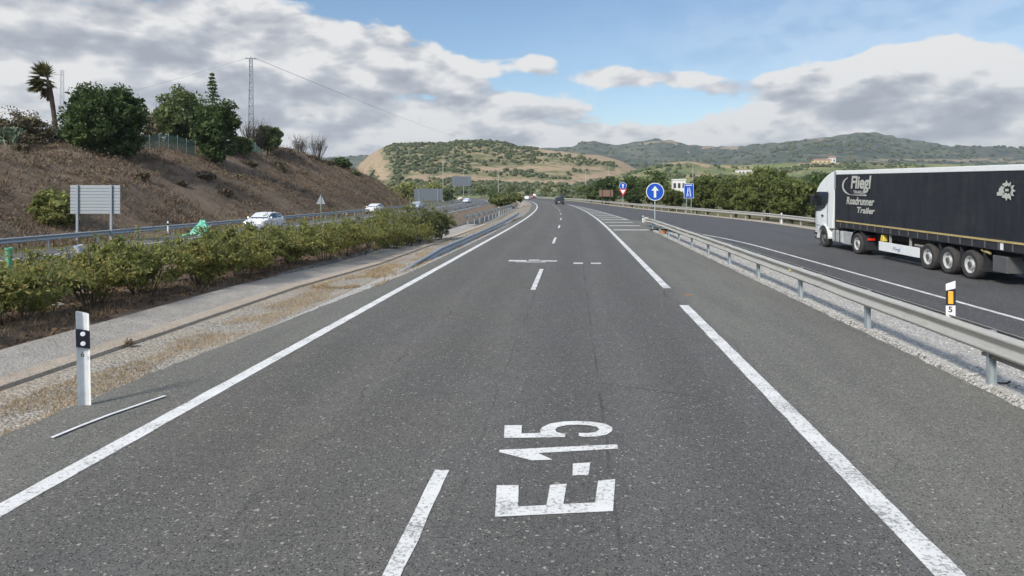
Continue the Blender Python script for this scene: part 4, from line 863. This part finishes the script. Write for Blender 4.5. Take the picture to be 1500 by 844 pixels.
house(1005,700,9,222,227,M['wall'],'tiny white house on the slope above the arrow sign',.3,nw=2,hill_=(P3,X3)); house(1100,1700,11,213,217,M['wall'],'small white farmhouse on the far ridge crest',.3,nw=2,hill_=(P3,X3)); house(1430,720,18,226,234,M['wall'],'pale house above the rear of the trailer',.35,nw=3,hill_=(P3,X3)); house(1405,740,5,232,236,M['wall'],'tiny white hut left of the pale house',.3,nw=1,hill_=(P3,X3)); house(980,1900,8,221,224,M['wall'],'tiny pale cottage below the rounded ridge top',.3,nw=1,hill_=(P3,X3))
# ------------------------------------------------------------------ vehicles
def wheel(parent,x,y,r,w,side,rimmat=None,hub=True,n=28,rimr=.62):
    """side -1: outer face toward -x"""
    b=MB(); s=side; b.lathe([(r*rimr,0),(r*.86,s*.02*1),(r*.97,-s*.02),(r,-s*.06),(r,-s*(w-.06)),(r*.96,-s*(w-.01)),(r*rimr,-s*w)],(0,0,0),'x',n); wh=b.build('wheel',M['tyre'],parent,True); wh.location=(x,y,r)
    b=MB(); b.lathe([(r*rimr*1.02,-s*.012),(r*rimr*.93,-s*.012),(r*rimr*.88,-s*.09),(r*.34,-s*.11),(r*.30,-s*.02),(r*.16,-s*.0),(.001,s*.0)],(0,0,0),'x',n); b.build('rim',rimmat or M['rim'],wh,True)
    if hub:
        b=MB()
        for i in range(8): t=2*math.pi*i/8; b.lathe([(r*.055,-s*.115),(r*.055,-s*.085),(.001,-s*.083)],(0,r*.44*math.cos(t),r*.44*math.sin(t)),'x',6)
        b.lathe([(r*.26,-s*.03),(r*.2,s*.018),(.001,s*.02)],(0,0,0),'x',12); b.build('hub',M['hub'],wh)
    return wh
def make_car(name,label,loc,rz_,body,kind='hatch',cat='car',group=None):
    if kind=='van': ST=[(2.1,.32,.70,.72,.70),(1.95,.25,.95,.97,.84),(1.35,.22,1.08,1.10,.88),(.75,.22,1.12,1.82,.88),(-1.2,.22,1.12,1.86,.88),(-1.95,.24,1.10,1.82,.87),(-2.08,.30,1.06,1.5,.85)]; cow,top,e0,e1=2,3,3,5
    else: ST=[(2.05,.34,.62,.64,.68),(1.92,.24,.76,.78,.83),(1.05,.2,.92,.95,.87),(.28,.2,.95,1.42,.88),(-.75,.2,.96,1.46,.88),(-1.5,.22,.97,1.38,.87),(-1.98,.28,.93,.98,.82),(-2.06,.36,.78,.80,.78)]; cow,top,e0,e1=2,3,3,5
    root=empty(name,loc,rz_,label,cat,group); sec=[]
    for (y,zl,zb,zr,w) in ST:
        g=1 if zr-zb>.1 else 0; wr=w*(.76 if g else .9); half=[(w*.82,zl),(w,zl+.16),(w*1.01,(zl+zb)/2),(w*.97,zb),(wr,zr-.05*g),(wr*.8,zr+.0)]
        sec.append([(x,y,z) for x,z in half]+[(-x,y,z) for x,z in reversed(half)])
    n=12; b=MB(); V=[v for s in sec for v in s]; fs=[(i*n+j,i*n+(j+1)%n,(i+1)*n+(j+1)%n,(i+1)*n+j) for i in range(len(sec)-1) for j in range(n)]+[tuple(range(n)),tuple(range(len(sec)*n-1,(len(sec)-1)*n-1,-1))]; b.add(V,fs); b.build('body',body,root,True)
    def quad_on(a,b_,c_,d_,i0,i1,j0,j1,o=.012):
        a,b_,c_,d_=[Vector(q) for q in (a,b_,c_,d_)]; P=lambda u,v:(a.lerp(b_,u)).lerp(d_.lerp(c_,u),v); q=[P(i0,j0),P(i1,j0),P(i1,j1),P(i0,j1)]; nr=(q[1]-q[0]).cross(q[3]-q[0]).normalized(); ctr=sum(q,Vector())/4
        if nr.dot(ctr-Vector((0,ctr.y,.75)))<0: nr=-nr
        mb=MB(); mb.add([p+nr*o for p in q]+[p-nr*.01 for p in q],[(0,1,2,3),(0,4,5,1),(1,5,6,2),(2,6,7,3),(3,7,4,0)]); return mb
    quad_on(sec[cow][4],sec[cow][7],sec[top][7],sec[top][4],.04,.96,.08,.95).build('windscreen',M['skyglass'],root)
    for sd in (0,1):
        j0,j1=(3,4) if sd==0 else (8,7)
        for i in range(e0,e1):
            quad_on(sec[i][j0],sec[i+1][j0],sec[i+1][j1],sec[i][j1],.05,.93,.08,.93).build('side_window',M['skyglass'],root)
        a=sec[cow][j0]; quad_on(sec[cow][j0],sec[top][j0],sec[top][j1],sec[cow][j1],.45,.97,.1,.9).build('side_window',M['skyglass'],root)
    i=len(sec)-2 if kind=='van' else e1
    quad_on(sec[i][4],sec[i][7],sec[i+1][7],sec[i+1][4],.06,.94,.1 if kind!='van' else .05,.9).build('rear_window',M['glass'],root)
    yf,yr=ST[0][0],ST[-1][0]
    for s in (-1,1):
        b=MB(); b.box(s*.42,s*.66,yf-.12,yf+.02,.56,.68) if s>0 else b.box(-.66,-.42,yf-.12,yf+.02,.56,.68); b.build('headlight',M['headlamp'],root,bevel=.02)
        b=MB(); b.box(min(s*.5,s*.72),max(s*.5,s*.72),yr-.02,yr+.12,.62,.80); b.build('tail_light',M['car_tail'],root,bevel=.02)
        b=MB(); b.box(min(s*.9,s*1.04),max(s*.9,s*1.04),.72,.84,.95,1.09); b.build('mirror',body,root,bevel=.02)
        for y in (1.28,-1.25): wheel(root,s*.86,y,.31,.2,s,n=18,hub=False)
    b=MB(); b.box(-.26,.26,yf+.005,yf+.025,.40,.51); b.build('number_plate',M['plate'],root); b=MB(); b.box(-.26,.26,yr-.025,yr-.005,.50,.61); b.build('number_plate',M['plate'],root); b=MB(); b.box(-.45,.45,yf-.02,yf+.012,.30,.39); b.build('grille',M['black'],root)
    return root
def head(y): return -math.atan((co(y+1)-co(y-1))/2)*-1
def car_opp(px,d,label,body,kind='hatch',lane=None):
    x,y=WD(px,d); make_car('white_car' if body in('car_white','car_pearl') else 'car',label,(x,y,-.497),math.pi+head(y),M[body],kind)
car_opp(387,57,'white hatchback driving towards the camera behind the median hedge','car_white'); car_opp(549,103,'second white car approaching, only its roof above the hedge','car_white'); car_opp(611,128,'silver car with dark windscreen left of the hedge end','car_silver')
car_opp(684,215,'pale blue white car alone on the opposite road near the bend','car_pearl'); car_opp(675,285,'cream car farthest along the opposite road','car_cream')
def car_main(px,py,label,body,kind='hatch',name='car',cat='car'):
    p=W(px,py,0.007); make_car(name,label,p,head(p.y),M[body],kind,cat)
car_main(820,299.5,'dark van driving away in the right lane ahead','car_dark','van','dark_van','van'); car_main(773,293,'white car driving away in the left lane at the bend','car_white'); car_main(781,290.6,'dark red car driving away near the bend','car_red'); car_main(784,289.4,'white van farthest ahead, beyond the red car','car_white','van','white_van','van')
# ---- articulated truck
def truck():
    xw,yw=cam2w(16.5,37.2); zw=-.36; 
    root=empty('articulated_truck',(xw,yw,zw),math.atan(.0683),'articulated truck with white cab and black curtain trailer on slip road','truck'); root.rotation_euler=(R(.93),0,math.atan(.0683))
    WD_=2.5
    def P(name,b,mat,par=root,smooth=False,bevel=0): return b.build(name,mat,par,smooth,bevel)
    # cab: side outline (l, z) swept across the width, pinched at the front
    prof=[(.64,.42),(1.36,.36),(1.42,.62),(1.43,1.05),(1.40,1.55),(1.30,1.95),(1.12,2.55),(1.0,2.95),(.86,3.18),(.62,3.42),(.3,3.64),(-.1,3.82),(-.55,3.96),(-.85,4.03),(-1.02,4.05),(-1.02,1.05),(-.76,1.05)]
    arch=[(-.62*math.cos(t)*1.05,.52+.66*math.sin(t)) for t in np.linspace(.9,3.0,9)]
    prof2=prof+[(-.64*math.cos(t),.52+.64*math.sin(t)) for t in np.linspace(.75,math.pi+.1,10)]
    xin=lambda l,z: .02+(max(0,l-1.0)*.35)+max(0,z-2.9)*.16
    b=MB(); n=len(prof2); vs=[(xin(l,z),l,z) for l,z in prof2]+[(WD_-xin(l,z),l,z) for l,z in prof2]; b.add(vs,[(i,(i+1)%n,n+(i+1)%n,n+i) for i in range(n)]+[tuple(range(n-1,-1,-1)),tuple(range(n,2*n))]); cab=P('cab',b,M['truck_white'],bevel=.05)
    win=[(.98,2.9),(.62,2.93),(-.42,2.93),(-.40,2.45),(-.02,2.12),(.45,1.92),(1.1,1.86),(1.13,2.3)]
    b=MB(); b.prism(win,lambda l,z:(xin(l,z)-.012,l,z),lambda l,z:(xin(l,z)+.03,l,z)); P('side_window',b,M['glass'],cab)
    b=MB(); b.prism(win,lambda l,z:(WD_-xin(l,z)+.012,l,z),lambda l,z:(WD_-xin(l,z)-.03,l,z)); P('side_window',b,M['glass'],cab)
    b=MB(); b.add([(.2,1.345,1.9),(2.3,1.345,1.9),(2.2,1.04,2.92),(.3,1.04,2.92)],[(0,1,2,3)]); P('windscreen',b,M['glass'],cab)
    for (l0,l1,z0,z1) in ((-.44,-.425,1.15,3.0),(1.16,1.175,1.1,1.85),(-.43,1.17,1.13,1.145)): b=MB(); b.box(.005,.018,l0,l1,z0,z1); P('door_seam',b,M['chassis'],cab)
    b=MB(); b.box(-.02,.03,.08,.26,1.62,1.72); P('door_handle',b,M['black'],cab,bevel=.01)
    b=MB(); b.box(-.26,-.02,.98,1.12,2.15,2.75); P('mirror',b,M['black'],cab,bevel=.03)
    b=MB(); b.prism([(-.68,.5)]+[(-.70*math.cos(t),.52+.72*math.sin(t)) for t in np.linspace(0.1,math.pi-.1,12)]+[(.68,.5),(.62,.5)]+[(-.62*math.cos(t),.52+.64*math.sin(t)) for t in np.linspace(math.pi-.1,0.1,12)]+[(-.62,.5)],lambda l,z:(-.03,l,z),lambda l,z:(.25,l,z)); P('wheel_arch',b,M['truck_white'],cab)
    b=MB(); b.box(.1,.6,.78,1.3,.36,.5); b.box(.02,.35,.75,1.2,.62,.72); P('step',b,M['chassis'],cab)
    b=MB(); b.box(.14,2.36,-1.2,-1.03,1.1,3.95); P('rear_bulkhead',b,M['chassis'],cab)
    b=MB(); b.prism([(-1.03,3.1),(-1.03,4.0),(-1.34,3.96),(-1.3,3.1)],lambda l,z:(.10,l,z),lambda l,z:(.16,l,z)); P('side_deflector',b,M['steel_dark'],cab)
    # tractor chassis, tank
    b=MB(); b.box(.55,1.95,-5.2,.8,.62,.95); P('tractor_chassis',b,M['chassis'])
    b=MB(); b.box(.10,.75,-2.0,-.78,.36,1.0); P('fuel_tank',b,M['alu'],bevel=.08)
    b=MB(); b.box(.10,.72,-3.02,-2.06,.36,1.0); P('side_locker',b,M['alu'],bevel=.03)
    b=MB()
    for l in (-1.2,-1.7): b.box(.085,.76,l-.03,l+.03,.34,1.02)
    P('tank_strap',b,M['chassis'])
    b=MB(); b.prism([(-.70*math.cos(t),.52+.68*math.sin(t)) for t in np.linspace(-.1,math.pi+.1,14)]+[(-.62*math.cos(t),.52+.62*math.sin(t)) for t in np.linspace(math.pi+.1,-.1,14)],lambda l,z:(.05,-3.72+l,z),lambda l,z:(.65,-3.72+l,z)); P('mudguard',b,M['chassis'])
    b=MB(); b.box(.06,.64,-4.52,-4.46,.28,.95); P('mud_flap',b,M['chassis'])
    b=MB(); b.box(.12,.46,-4.60,-4.53,.73,.83); P('tail_light',b,M['tail'],bevel=.01)
    for s,xx in ((-1,.02),(1,WD_-.02)):
        wheel(root,xx,0,.51,.30,s,M['hub'],rimr=.58)
        w=wheel(root,xx,-3.72,.51,.58,s,rimr=.6)
        for l in (-9.6,-10.91,-12.22): wheel(root,xx,l,.52,.38,s,rimr=.6)
    # trailer
    T0,T1=-1.55,-15.12
    tr=P('trailer',(lambda b:(b.box(.0,WD_,T1,T0,1.16,1.44),b)[1])(MB()),M['chassis'],bevel=.02)
    # curtain with soft vertical ripples
    V=[];Fc=[];N=150
    for i in range(N+1):
        l=T0-.04+(T1-T0+.08)*i/N; w=.018*math.sin(i*1.25)+.012*mnoise.noise((i*.21,3,0))
        for z,k in ((1.46,.4),(2.0,1),(2.7,1.1),(3.4,.9),(3.80,.2)): V.append((.0-.008+w*k*.8,l,z))
    for i in range(N):
        for j in range(4): a=i*5+j; Fc.append((a,a+1,a+6,a+5))
    m=NT('black_curtain'); o=m.obj(); nz=m.noise(m.scale(o,(1,1.0,.25)),3.0,5,.6); c=m.mix(m.rng(nz,.3,.72),(.013,.016,.021),(.028,.031,.037)); c=m.mix(m.rng(m.noise(m.scale(o,(1,.5,2.0)),1.1,6,.7),.5,.8,0,.35),c,(.075,.07,.062)); m.bsdf(c,m.rng(nz,.3,.7,.5,.65),0,m.bump(nz,.25,.03),.35)
    M['curtain']=m.mat; np_obj('curtain',V,Fc,M['curtain'],tr,None,True)
    b=MB(); b.box(.012,WD_,T1+.02,T0-.02,1.45,3.82); P('trailer_box',b,M['chassis'],tr)
    b=MB(); b.box(-.03,WD_+.03,T1-.02,T0+.02,3.82,4.02); P('roof_rail',b,M['skirt'],tr,bevel=.02)
    b=MB(); b.box(-.025,.02,T1,T0-.02,1.45,1.52); P('yellow_stripe',b,M['stripe'],tr)
    b=MB(); b.box(-.012,.02,T0-.01,T0+.09,1.44,3.82); P('front_pillar',b,M['chassis'],tr)
    b=MB(); b.box(-.03,.05,T1-.03,T1+.10,1.1,3.85); P('rear_pillar',b,M['steel_dark'],tr)
    b=MB()
    for i in range(20): l=T0-.5-i*.69; b.box(-.03,-.005,l-.02,l+.02,1.2,1.46)
    P('curtain_buckles',b,M['hub'],tr)
    b=MB(); b.box(.6,.75,T1+.1,T0-1.0,.85,1.17); b.box(1.75,1.9,T1+.1,T0-1.0,.85,1.17); P('trailer_frame',b,M['chassis'],tr)
    b=MB(); b.box(.04,.09,-8.95,-5.75,.40,.80); sk=P('side_board',b,M['skirt'],tr,bevel=.01)
    b=MB(); 
    for l in (-6.6,-8.2): b.box(.09,.16,l-.04,l+.04,.75,1.18)
    P('board_bracket',b,M['steel'],tr)
    b=MB(); b.prism([(-5.82,.82),(-6.12,.82),(-6.1,1.1),(-5.9,1.1)],lambda l,z:(.06,l,z),lambda l,z:(.25,l,z)); P('wheel_chock',b,M['yellow'],tr,bevel=.02)
    b=MB(); b.box(.5,2.0,-13.2,-9.0,.55,.9); P('bogie',b,M['chassis'],tr)
    for l in (-9.6,-10.91,-12.22):
        b=MB(); b.box(.06,.45,l-.72,l-.68,.35,1.12); P('mud_flap',b,M['chassis'],tr)
    b=MB(); b.box(.08,.7,-14.05,-13.35,.42,.98); P('pallet_locker',b,M['hub'],tr,bevel=.02)
    b=MB(); b.tube((.1,-13.2,1.02),(.1,-12.95,1.06),.05,n=8); b.tube((.1,-12.95,1.02),(.1,-12.75,1.1),.04,n=8); P('coiled_strap',b,M['stripe'],tr)
    b=MB(); b.box(.25,2.25,T1-.02,T1+.12,.45,.57); P('rear_bumper',b,M['steel'],tr)
    b=MB(); b.box(.05,.5,T1-.06,T1+.02,.85,1.0); P('tail_light',b,M['tail'],tr)
    b=MB(); b.box(-.01,.03,-14.0,-13.85,1.2,1.42); P('white_tag',b,M['skirt'],tr)
    # printing on the curtain: local frame looking at the left side, letters run from front to rear
    Mx=lambda l,z: Matrix(((0,0,-1,-.045),(-1,0,0,l),(0,1,0,z),(0,0,0,1)))
    text_obj('logo_lettering','Fliegl',.82,M['print'],tr,Mx(-3.2,3.16),2.0,shear=.15,bold=.025)
    text_obj('logo_lettering','TRAILER',.2,M['print'],tr,Mx(-3.45,2.90),1.2,bold=.004)
    text_obj('logo_lettering','Roadrunner',.5,M['print'],tr,Mx(-2.75,2.38),2.75,shear=.2,bold=.014)
    text_obj('logo_lettering','Trailer',.38,M['print'],tr,Mx(-3.85,2.0),1.7,shear=.2,bold=.012)
    b=MB(); V=[]; k=22
    for i in range(k+1):
        t=i/k; a=R(150)+R(140)*t if False else R(118+ (270-118)*t); w=.02+.10*math.sin(math.pi*min(1,t*1.1))*.9; cx,cz,rx_,rz_=-3.35,3.27,1.0,.44
        V.append((-.04,cx-math.cos(a)*(rx_+w)*1,cz+math.sin(a)*(rz_+w*.7))); V.append((-.04,cx-math.cos(a)*(rx_-w*.6),cz+math.sin(a)*(rz_-w*.5)))
    V+=[(-.04,-4.75,2.80),(-.04,-4.75,2.87)]
    b.add(V,[(2*i,2*i+1,2*i+3,2*i+2) for i in range(k+1)]); P('swoosh',b,M['print'],tr)
    text_obj('board_lettering','Fliegl',.2,M['textblue'],sk,Matrix(((0,0,-1,.034),(-1,0,0,-7.0),(0,1,0,.52),(0,0,0,1))),.55)
    # round feathered emblem at the rear
    b=MB(); k=36; V=[]
    for i in range(k): a=2*math.pi*i/k; r=.27+.05*mnoise.noise((math.cos(a)*1.7,math.sin(a)*1.7,4))+(.09 if i%3==0 and math.cos(a)<.3 else 0)-(.0); V.append((-.045,-14.18-math.cos(a)*-1*r*1.25,3.17+math.sin(a)*r))
    V2=[(v[0],-14.18+(v[1]+14.18)*.52-.05,3.17+(v[2]-3.17)*.45+.03) for v in V]
    b.add(V+V2,[(i,(i+1)%k,k+(i+1)%k,k+i) for i in range(k) if i%9!=4]); b.box(-.046,-.04,-14.0,-13.72,3.0,3.12); b.box(-.046,-.04,-14.28,-14.12,3.15,3.23); P('emblem',b,M['print'],tr)
truck()
# ------------------------------------------------------------------ small loose things
def crumpled(px,d,ytop,wpx,label):
    x,y=WD(px,d); w=wpx*d/F/2; zt=ZP(ytop,d); z0=ZP(ytop+22,d); n=22; V=[];Fc=[]
    for j in range(n+1):
        for i in range(n+1):
            u,v=i/n*2-1,j/n*2-1; hgt=max(0,1-abs(u-.45)**1.2)*max(0,1-abs(v)**2.2); V.append((u*w+.06*mnoise.noise((u*3,v*3,1)),v*w*.45,hgt*(zt-z0)+.10*mnoise.noise((u*4,v*4,7))+.06*mnoise.noise((u*9,v*9,3))))
    for j in range(n):
        for i in range(n): a=j*(n+1)+i; Fc.append((a,a+1,a+n+2,a+n+1))
    o=np_obj('plastic_sheet',V,Fc,M['tarp'],None,None,False); o.location=(x,y,z0); sm=o.modifiers.new('thickness','SOLIDIFY'); sm.thickness=.012; tag(o,label,'plastic sheet')
crumpled(288,25.5,322,38,'crumpled green plastic sheet draped on top of the median hedge')
def tube_guard(px,d,y0,y1,label,lean):
    x,y=WD(px,d); zb=ZP(y1,d); h=ZP(y0,d)-zb; b=MB(); b.lathe([(.065,-.6),(.06,h*.5),(.075,h),(.068,h),(.052,h*.5),(.05,-.6)],(0,0,0),'z',12); o=b.build('plant_guard_tube',M['tube'],None,True); o.location=(x,y,zb); o.rotation_euler=(lean,lean*.6,0); tag(o,label,'plant guard')
tube_guard(13,15.0,363,384,'bright green plant guard tube at the left end of the hedge',.08); tube_guard(177,20.5,345,354,'small green plant guard tube sticking out above the hedge',-.1)
def bucket(px,d,y0,y1,label):
    x,y=WD(px,d); zb=ZP(y1,d); h=ZP(y0,d)-zb; b=MB(); b.lathe([(.001,0),(.07,0),(.095,h),(.10,h),(.10,h+.012),(.088,h+.012),(.066,.012),(.001,.012)],(0,0,0),'z',16); o=b.build('plastic_pot',M['car_pearl'],None,True); o.location=(x,y,zb); o.rotation_euler=(.15,-.1,0); tag(o,label,'pot')
bucket(117,16.0,360,371,'pale blue plastic pot caught in the hedge')
def rock(px,py,r,label,z=None,mat='stone',sq=.75):
    p=W(px,py,0.02); b=MB(); V=IV*(1+RNG.uniform(-.25,.25,(len(IV),1)))*np.array([1.25,1,sq])*r; b.add([tuple(v) for v in V],[tuple(f) for f in IF]); o=b.build('stone',M[mat]); o.location=(p.x,p.y,r*.4 if z is None else z); tag(o,label,'stone')
rock(86,451,.13,'largest pale stone under the hedge left of the white post'); rock(42,443,.12,'pale rounded stone at the left end under the hedge'); rock(30,452,.08,'small white stone beside the rounded one'); rock(52,428,.09,'whitish stone deeper under the hedge')
def fallen():
    a=W(77,641,.012); c_=W(160,608,.012); e=W(242,580,.012); b=MB(); P=[a,a.lerp(c_,.5)+Vector((-.01,0,0)),c_,e]
    for p,q in zip(P[:-1],P[1:]):
        t=(q-p).normalized(); s=Vector((t.y,-t.x,0))*.02; b.add([p-s,p+s,q+s,q-s,p-s+Vector((0,0,.006)),p+s+Vector((0,0,.006)),q+s+Vector((0,0,.006)),q-s+Vector((0,0,.006))],[(3,2,1,0),(4,5,6,7),(0,1,5,4),(1,2,6,5),(2,3,7,6),(3,0,4,7)])
    tag(b.build('plastic_strip',M['white']),'thin white plastic strip lying on the left shoulder','strip')
fallen()
def debris():
    p=W(1464,551,-.01); b=MB(); P=[Vector((-.11,.0,.03)),Vector((-.07,0,.0)),Vector((0,.01,-.005)),Vector((.07,0,.002)),Vector((.11,.02,.02))]
    for a,c_ in zip(P[:-1],P[1:]): b.tube(a,c_,.013,.014,7)
    o=b.build('rubber_scrap',M['rubber'],None,True); o.location=(p.x,p.y,gh(p.x,p.y)+.02); o.rotation_euler=(0,0,R(-10)); o.scale=(1.25,1.4,1); tag(o,'curved black rubber scrap on pale gravel under the barrier','rubber scrap')
    p=W(971,341,0); b=MB(); b.prism([(-.2,0),(.2,.02),(.22,.2),(.05,.26),(-.18,.22)],lambda a,z:(a,0,z),lambda a,z:(a+.05,.25,z*.8)); o=b.build('orange_scrap',M['orange'],None,False,.02); o.location=(p.x,p.y,gh(p.x,p.y)); tag(o,'orange brown plastic scrap below the barrier near its nose','scrap')
    p=W(1008,433,0); b=MB(); b.prism([(-.09,-.03),(.08,-.04),(.1,.02),(-.06,.04)],lambda a,c_:(a,c_,.006),lambda a,c_:(a,c_,.016)); o=b.build('wood_chip',M['orange']); o.location=(p.x,p.y,0); tag(o,'small orange chip lying on the right shoulder','scrap')
    p=W(190,507,0); C=np.array([(random.gauss(0,.035),random.gauss(0,.035),abs(random.gauss(0,.025))) for _ in range(260)]); V,Fc=leaf_quads(C,.03,.3); o=np_obj('weed_tuft',V,Fc,M['l_bank']); o.location=(p.x,p.y,.03); tag(o,'dark dead weed tuft on the drain edge','weed')
debris()

# ------------------------------------------------------------------ light, sky, haze, camera
SUN_EL, SUN_AZ = R(38), math.atan2(-.55,-.84)      # azimuth measured from +Y toward +X: sun stands left and a little behind
sv=Vector((math.sin(SUN_AZ)*math.cos(SUN_EL),math.cos(SUN_AZ)*math.cos(SUN_EL),math.sin(SUN_EL)))
sd=bpy.data.lights.new('sun','SUN'); sd.energy=2.7; sd.angle=R(11); sd.color=(1,.95,.86); so=bpy.data.objects.new('sun',sd); COL.objects.link(so); so.rotation_euler=(-sv).to_track_quat('-Z','Y').to_euler(); so.location=(-40,-20,60)
w=bpy.data.worlds.new('World'); scene.world=w; w.cycles.sampling_method='MANUAL'; w.cycles.sample_map_resolution=512; w.use_nodes=True; nt=w.node_tree; nt.nodes.clear()
class WT(NT):
    def __init__(s,t): s.t=t
t=WT(nt); out=t.n('ShaderNodeOutputWorld')
sky=t.n('ShaderNodeTexSky'); sky.sky_type='NISHITA'; sky.sun_disc=False; sky.sun_elevation=SUN_EL; sky.sun_rotation=SUN_AZ; sky.altitude=50; sky.air_density=1.0; sky.dust_density=.3; sky.ozone_density=1.4
gen=t.n('ShaderNodeTexCoord').outputs['Generated']; sp=t.n('ShaderNodeSeparateXYZ'); t.l(gen,sp.inputs[0]); X,Yv,Z=sp.outputs
az=t.math('ARCTAN2',X,Yv); hyp=t.math('SQRT',t.math('ADD',t.math('MULTIPLY',X,X),t.math('MULTIPLY',Yv,Yv))); el=t.math('ARCTAN2',Z,hyp)
cv=t.n('ShaderNodeCombineXYZ'); t.l(az,cv.inputs[0]); t.l(el,cv.inputs[1]); AE=cv.outputs[0]
def aepx(px,py): a=math.atan((px-750)/F); e=math.atan((YH-py)/F*math.cos(a)); return a-TH, e
def blob(px,py,rx_,ry_,wt):
    a,e=aepx(px,py); s1=t.n('ShaderNodeVectorMath',operation='SUBTRACT'); t.l(AE,s1.inputs[0]); s1.inputs[1].default_value=(a,e,0)
    s2=t.n('ShaderNodeVectorMath',operation='MULTIPLY'); t.l(s1.outputs[0],s2.inputs[0]); s2.inputs[1].default_value=(F/rx_,F/ry_,0); ln=t.n('ShaderNodeVectorMath',operation='LENGTH'); t.l(s2.outputs[0],ln.inputs[0])
    return t.rng(ln.outputs['Value'],0,1.0,wt,0,True)
BL=[(80,60,640,170,.50),(420,100,420,100,.36),(650,118,220,56,.40),(60,195,700,70,.36),(540,180,460,60,.42),(780,160,200,40,.40),(360,20,260,60,.26),(520,80,260,60,.2),
    (800,35,230,60,-.34),(1080,35,330,66,-.38),(980,158,130,20,-.16),(640,20,110,36,-.22),
    (1310,105,180,70,.56),(1470,105,220,66,.50),(1230,158,340,50,.46),(915,112,170,36,.50),(1110,124,240,40,.48),(780,92,90,28,.34),(1000,200,620,36,.50),(1420,180,420,52,.46),(800,206,340,28,.34),(250,225,800,50,.36),(1150,222,800,44,.36)]
cov=None
for q in BL: v=blob(*q); cov=v if cov is None else t.math('ADD',cov,v)
cov=t.math('ADD',cov,t.rng(el,.32,.55,0,.26))  # cloud cover added high overhead, out of view, for soft fill light
def fb(dx,dy):
    m=t.n('ShaderNodeVectorMath',operation='ADD'); t.l(AE,m.inputs[0]); m.inputs[1].default_value=(dx,dy,0); k=t.scale(m.outputs[0],(1,2.1,1))
    wv=t.mix(.05,k,t.noise(k,9,3,.6,out=1),'ADD')
    a=t.noise(k,4.8,7,.60,.15); vz=t.n('ShaderNodeTexVoronoi',feature='SMOOTH_F1'); t.l(wv,vz.inputs['Vector']); vz.inputs['Scale'].default_value=13; vz.inputs['Smoothness'].default_value=.35; vz.inputs['Detail'].default_value=2.5; vz.inputs['Roughness'].default_value=.55
    return t.math('ADD',t.math('MULTIPLY',a,.80),t.math('MULTIPLY',t.math('SUBTRACT',.62,vz.outputs['Distance']),.30))
n0=fb(0,0); n1=fb(-.010,.026)
D=t.math('ADD',n0,cov); dens=t.rng(D,.555,.70,0,1,True); thick=t.rng(D,.66,1.15,0,1,True)
veil=t.math('ADD',blob(1330,50,420,150,.46),blob(980,70,330,120,.16)); dens=t.math('MAXIMUM',dens,t.math('MULTIPLY',veil,t.rng(n0,.3,.6,.55,1.0)))
diff=t.math('SUBTRACT',n0,n1)
lit=t.math('ADD',t.math('ADD',.87,t.math('MULTIPLY',diff,3.3)),t.math('MULTIPLY',thick,-.36))
# the big left sheet is grey underneath, the right-hand heap is sunlit
dark=t.math('ADD',t.math('ADD',blob(200,60,420,80,.26),blob(560,165,360,34,.28)),blob(1330,165,330,34,.26))
brt=t.math('ADD',t.math('ADD',blob(1300,95,170,60,.55),blob(1470,90,190,52,.60)),t.math('ADD',t.math('ADD',blob(610,95,330,42,.34),blob(420,40,200,40,.2)),t.math('ADD',blob(60,165,400,34,.24),blob(950,205,600,34,.40))))
lit=t.math('ADD',t.math('SUBTRACT',lit,dark),brt); lit=t.math('MAXIMUM',t.math('MINIMUM',lit,1.0),0.0)
ccol=t.ramp(lit,[(0,(.40,.42,.47)),(.35,(.50,.52,.57)),(.65,(.66,.675,.70)),(1,(.93,.92,.90))])
bg1=t.n('ShaderNodeBackground'); bg1.inputs[1].default_value=.085; hs=t.n('ShaderNodeHueSaturation'); hs.inputs['Saturation'].default_value=1.12; t.l(sky.outputs[0],hs.inputs['Color']); t.l(hs.outputs[0],bg1.inputs[0])
bg2=t.n('ShaderNodeBackground'); t.l(ccol,bg2.inputs[0]); t.l(t.math('MULTIPLY',.60,t.rng(el,.30,.6,1,3.0)),bg2.inputs[1])  # clouds above the view are boosted as added fill light
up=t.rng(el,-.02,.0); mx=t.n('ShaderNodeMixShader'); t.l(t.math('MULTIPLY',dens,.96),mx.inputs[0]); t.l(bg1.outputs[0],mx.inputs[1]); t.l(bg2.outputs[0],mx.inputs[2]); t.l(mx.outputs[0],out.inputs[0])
# haze
b=MB(); b.box(-6400,6400,-700,5200,-3.4,330); hz=b.build('haze',[]); hm=NT('haze_air'); pv=hm.n('ShaderNodeVolumePrincipled'); pv.inputs['Color'].default_value=(.80,.86,.95,1); pv.inputs['Density'].default_value=.00012; pv.inputs['Anisotropy'].default_value=.2; hm.l(pv.outputs[0],hm.out.inputs['Volume']); hz.data.materials.append(hm.mat); tag(hz,'thin pale haze over the valley and the far ridge','haze',kind='stuff')
cd=bpy.data.cameras.new('camera'); cam=bpy.data.objects.new('camera',cd); COL.objects.link(cam); cam.location=(0,0,H0); cam.rotation_euler=(R(90),0,TH); cd.sensor_width=36; cd.lens=36*F/1500; cd.shift_y=-(422-YH)/1500; cd.clip_start=.1; cd.clip_end=30000; scene.camera=cam
vs=scene.view_settings; vs.view_transform='Standard'; vs.look='None'; vs.exposure=.68; vs.gamma=1; vs.use_curve_mapping=False
scene.render.engine='CYCLES'; scene.cycles.use_denoising=True; scene.cycles.max_bounces=6; scene.cycles.diffuse_bounces=3; scene.cycles.glossy_bounces=3; scene.cycles.transmission_bounces=3; scene.cycles.volume_bounces=0; scene.cycles.transparent_max_bounces=6
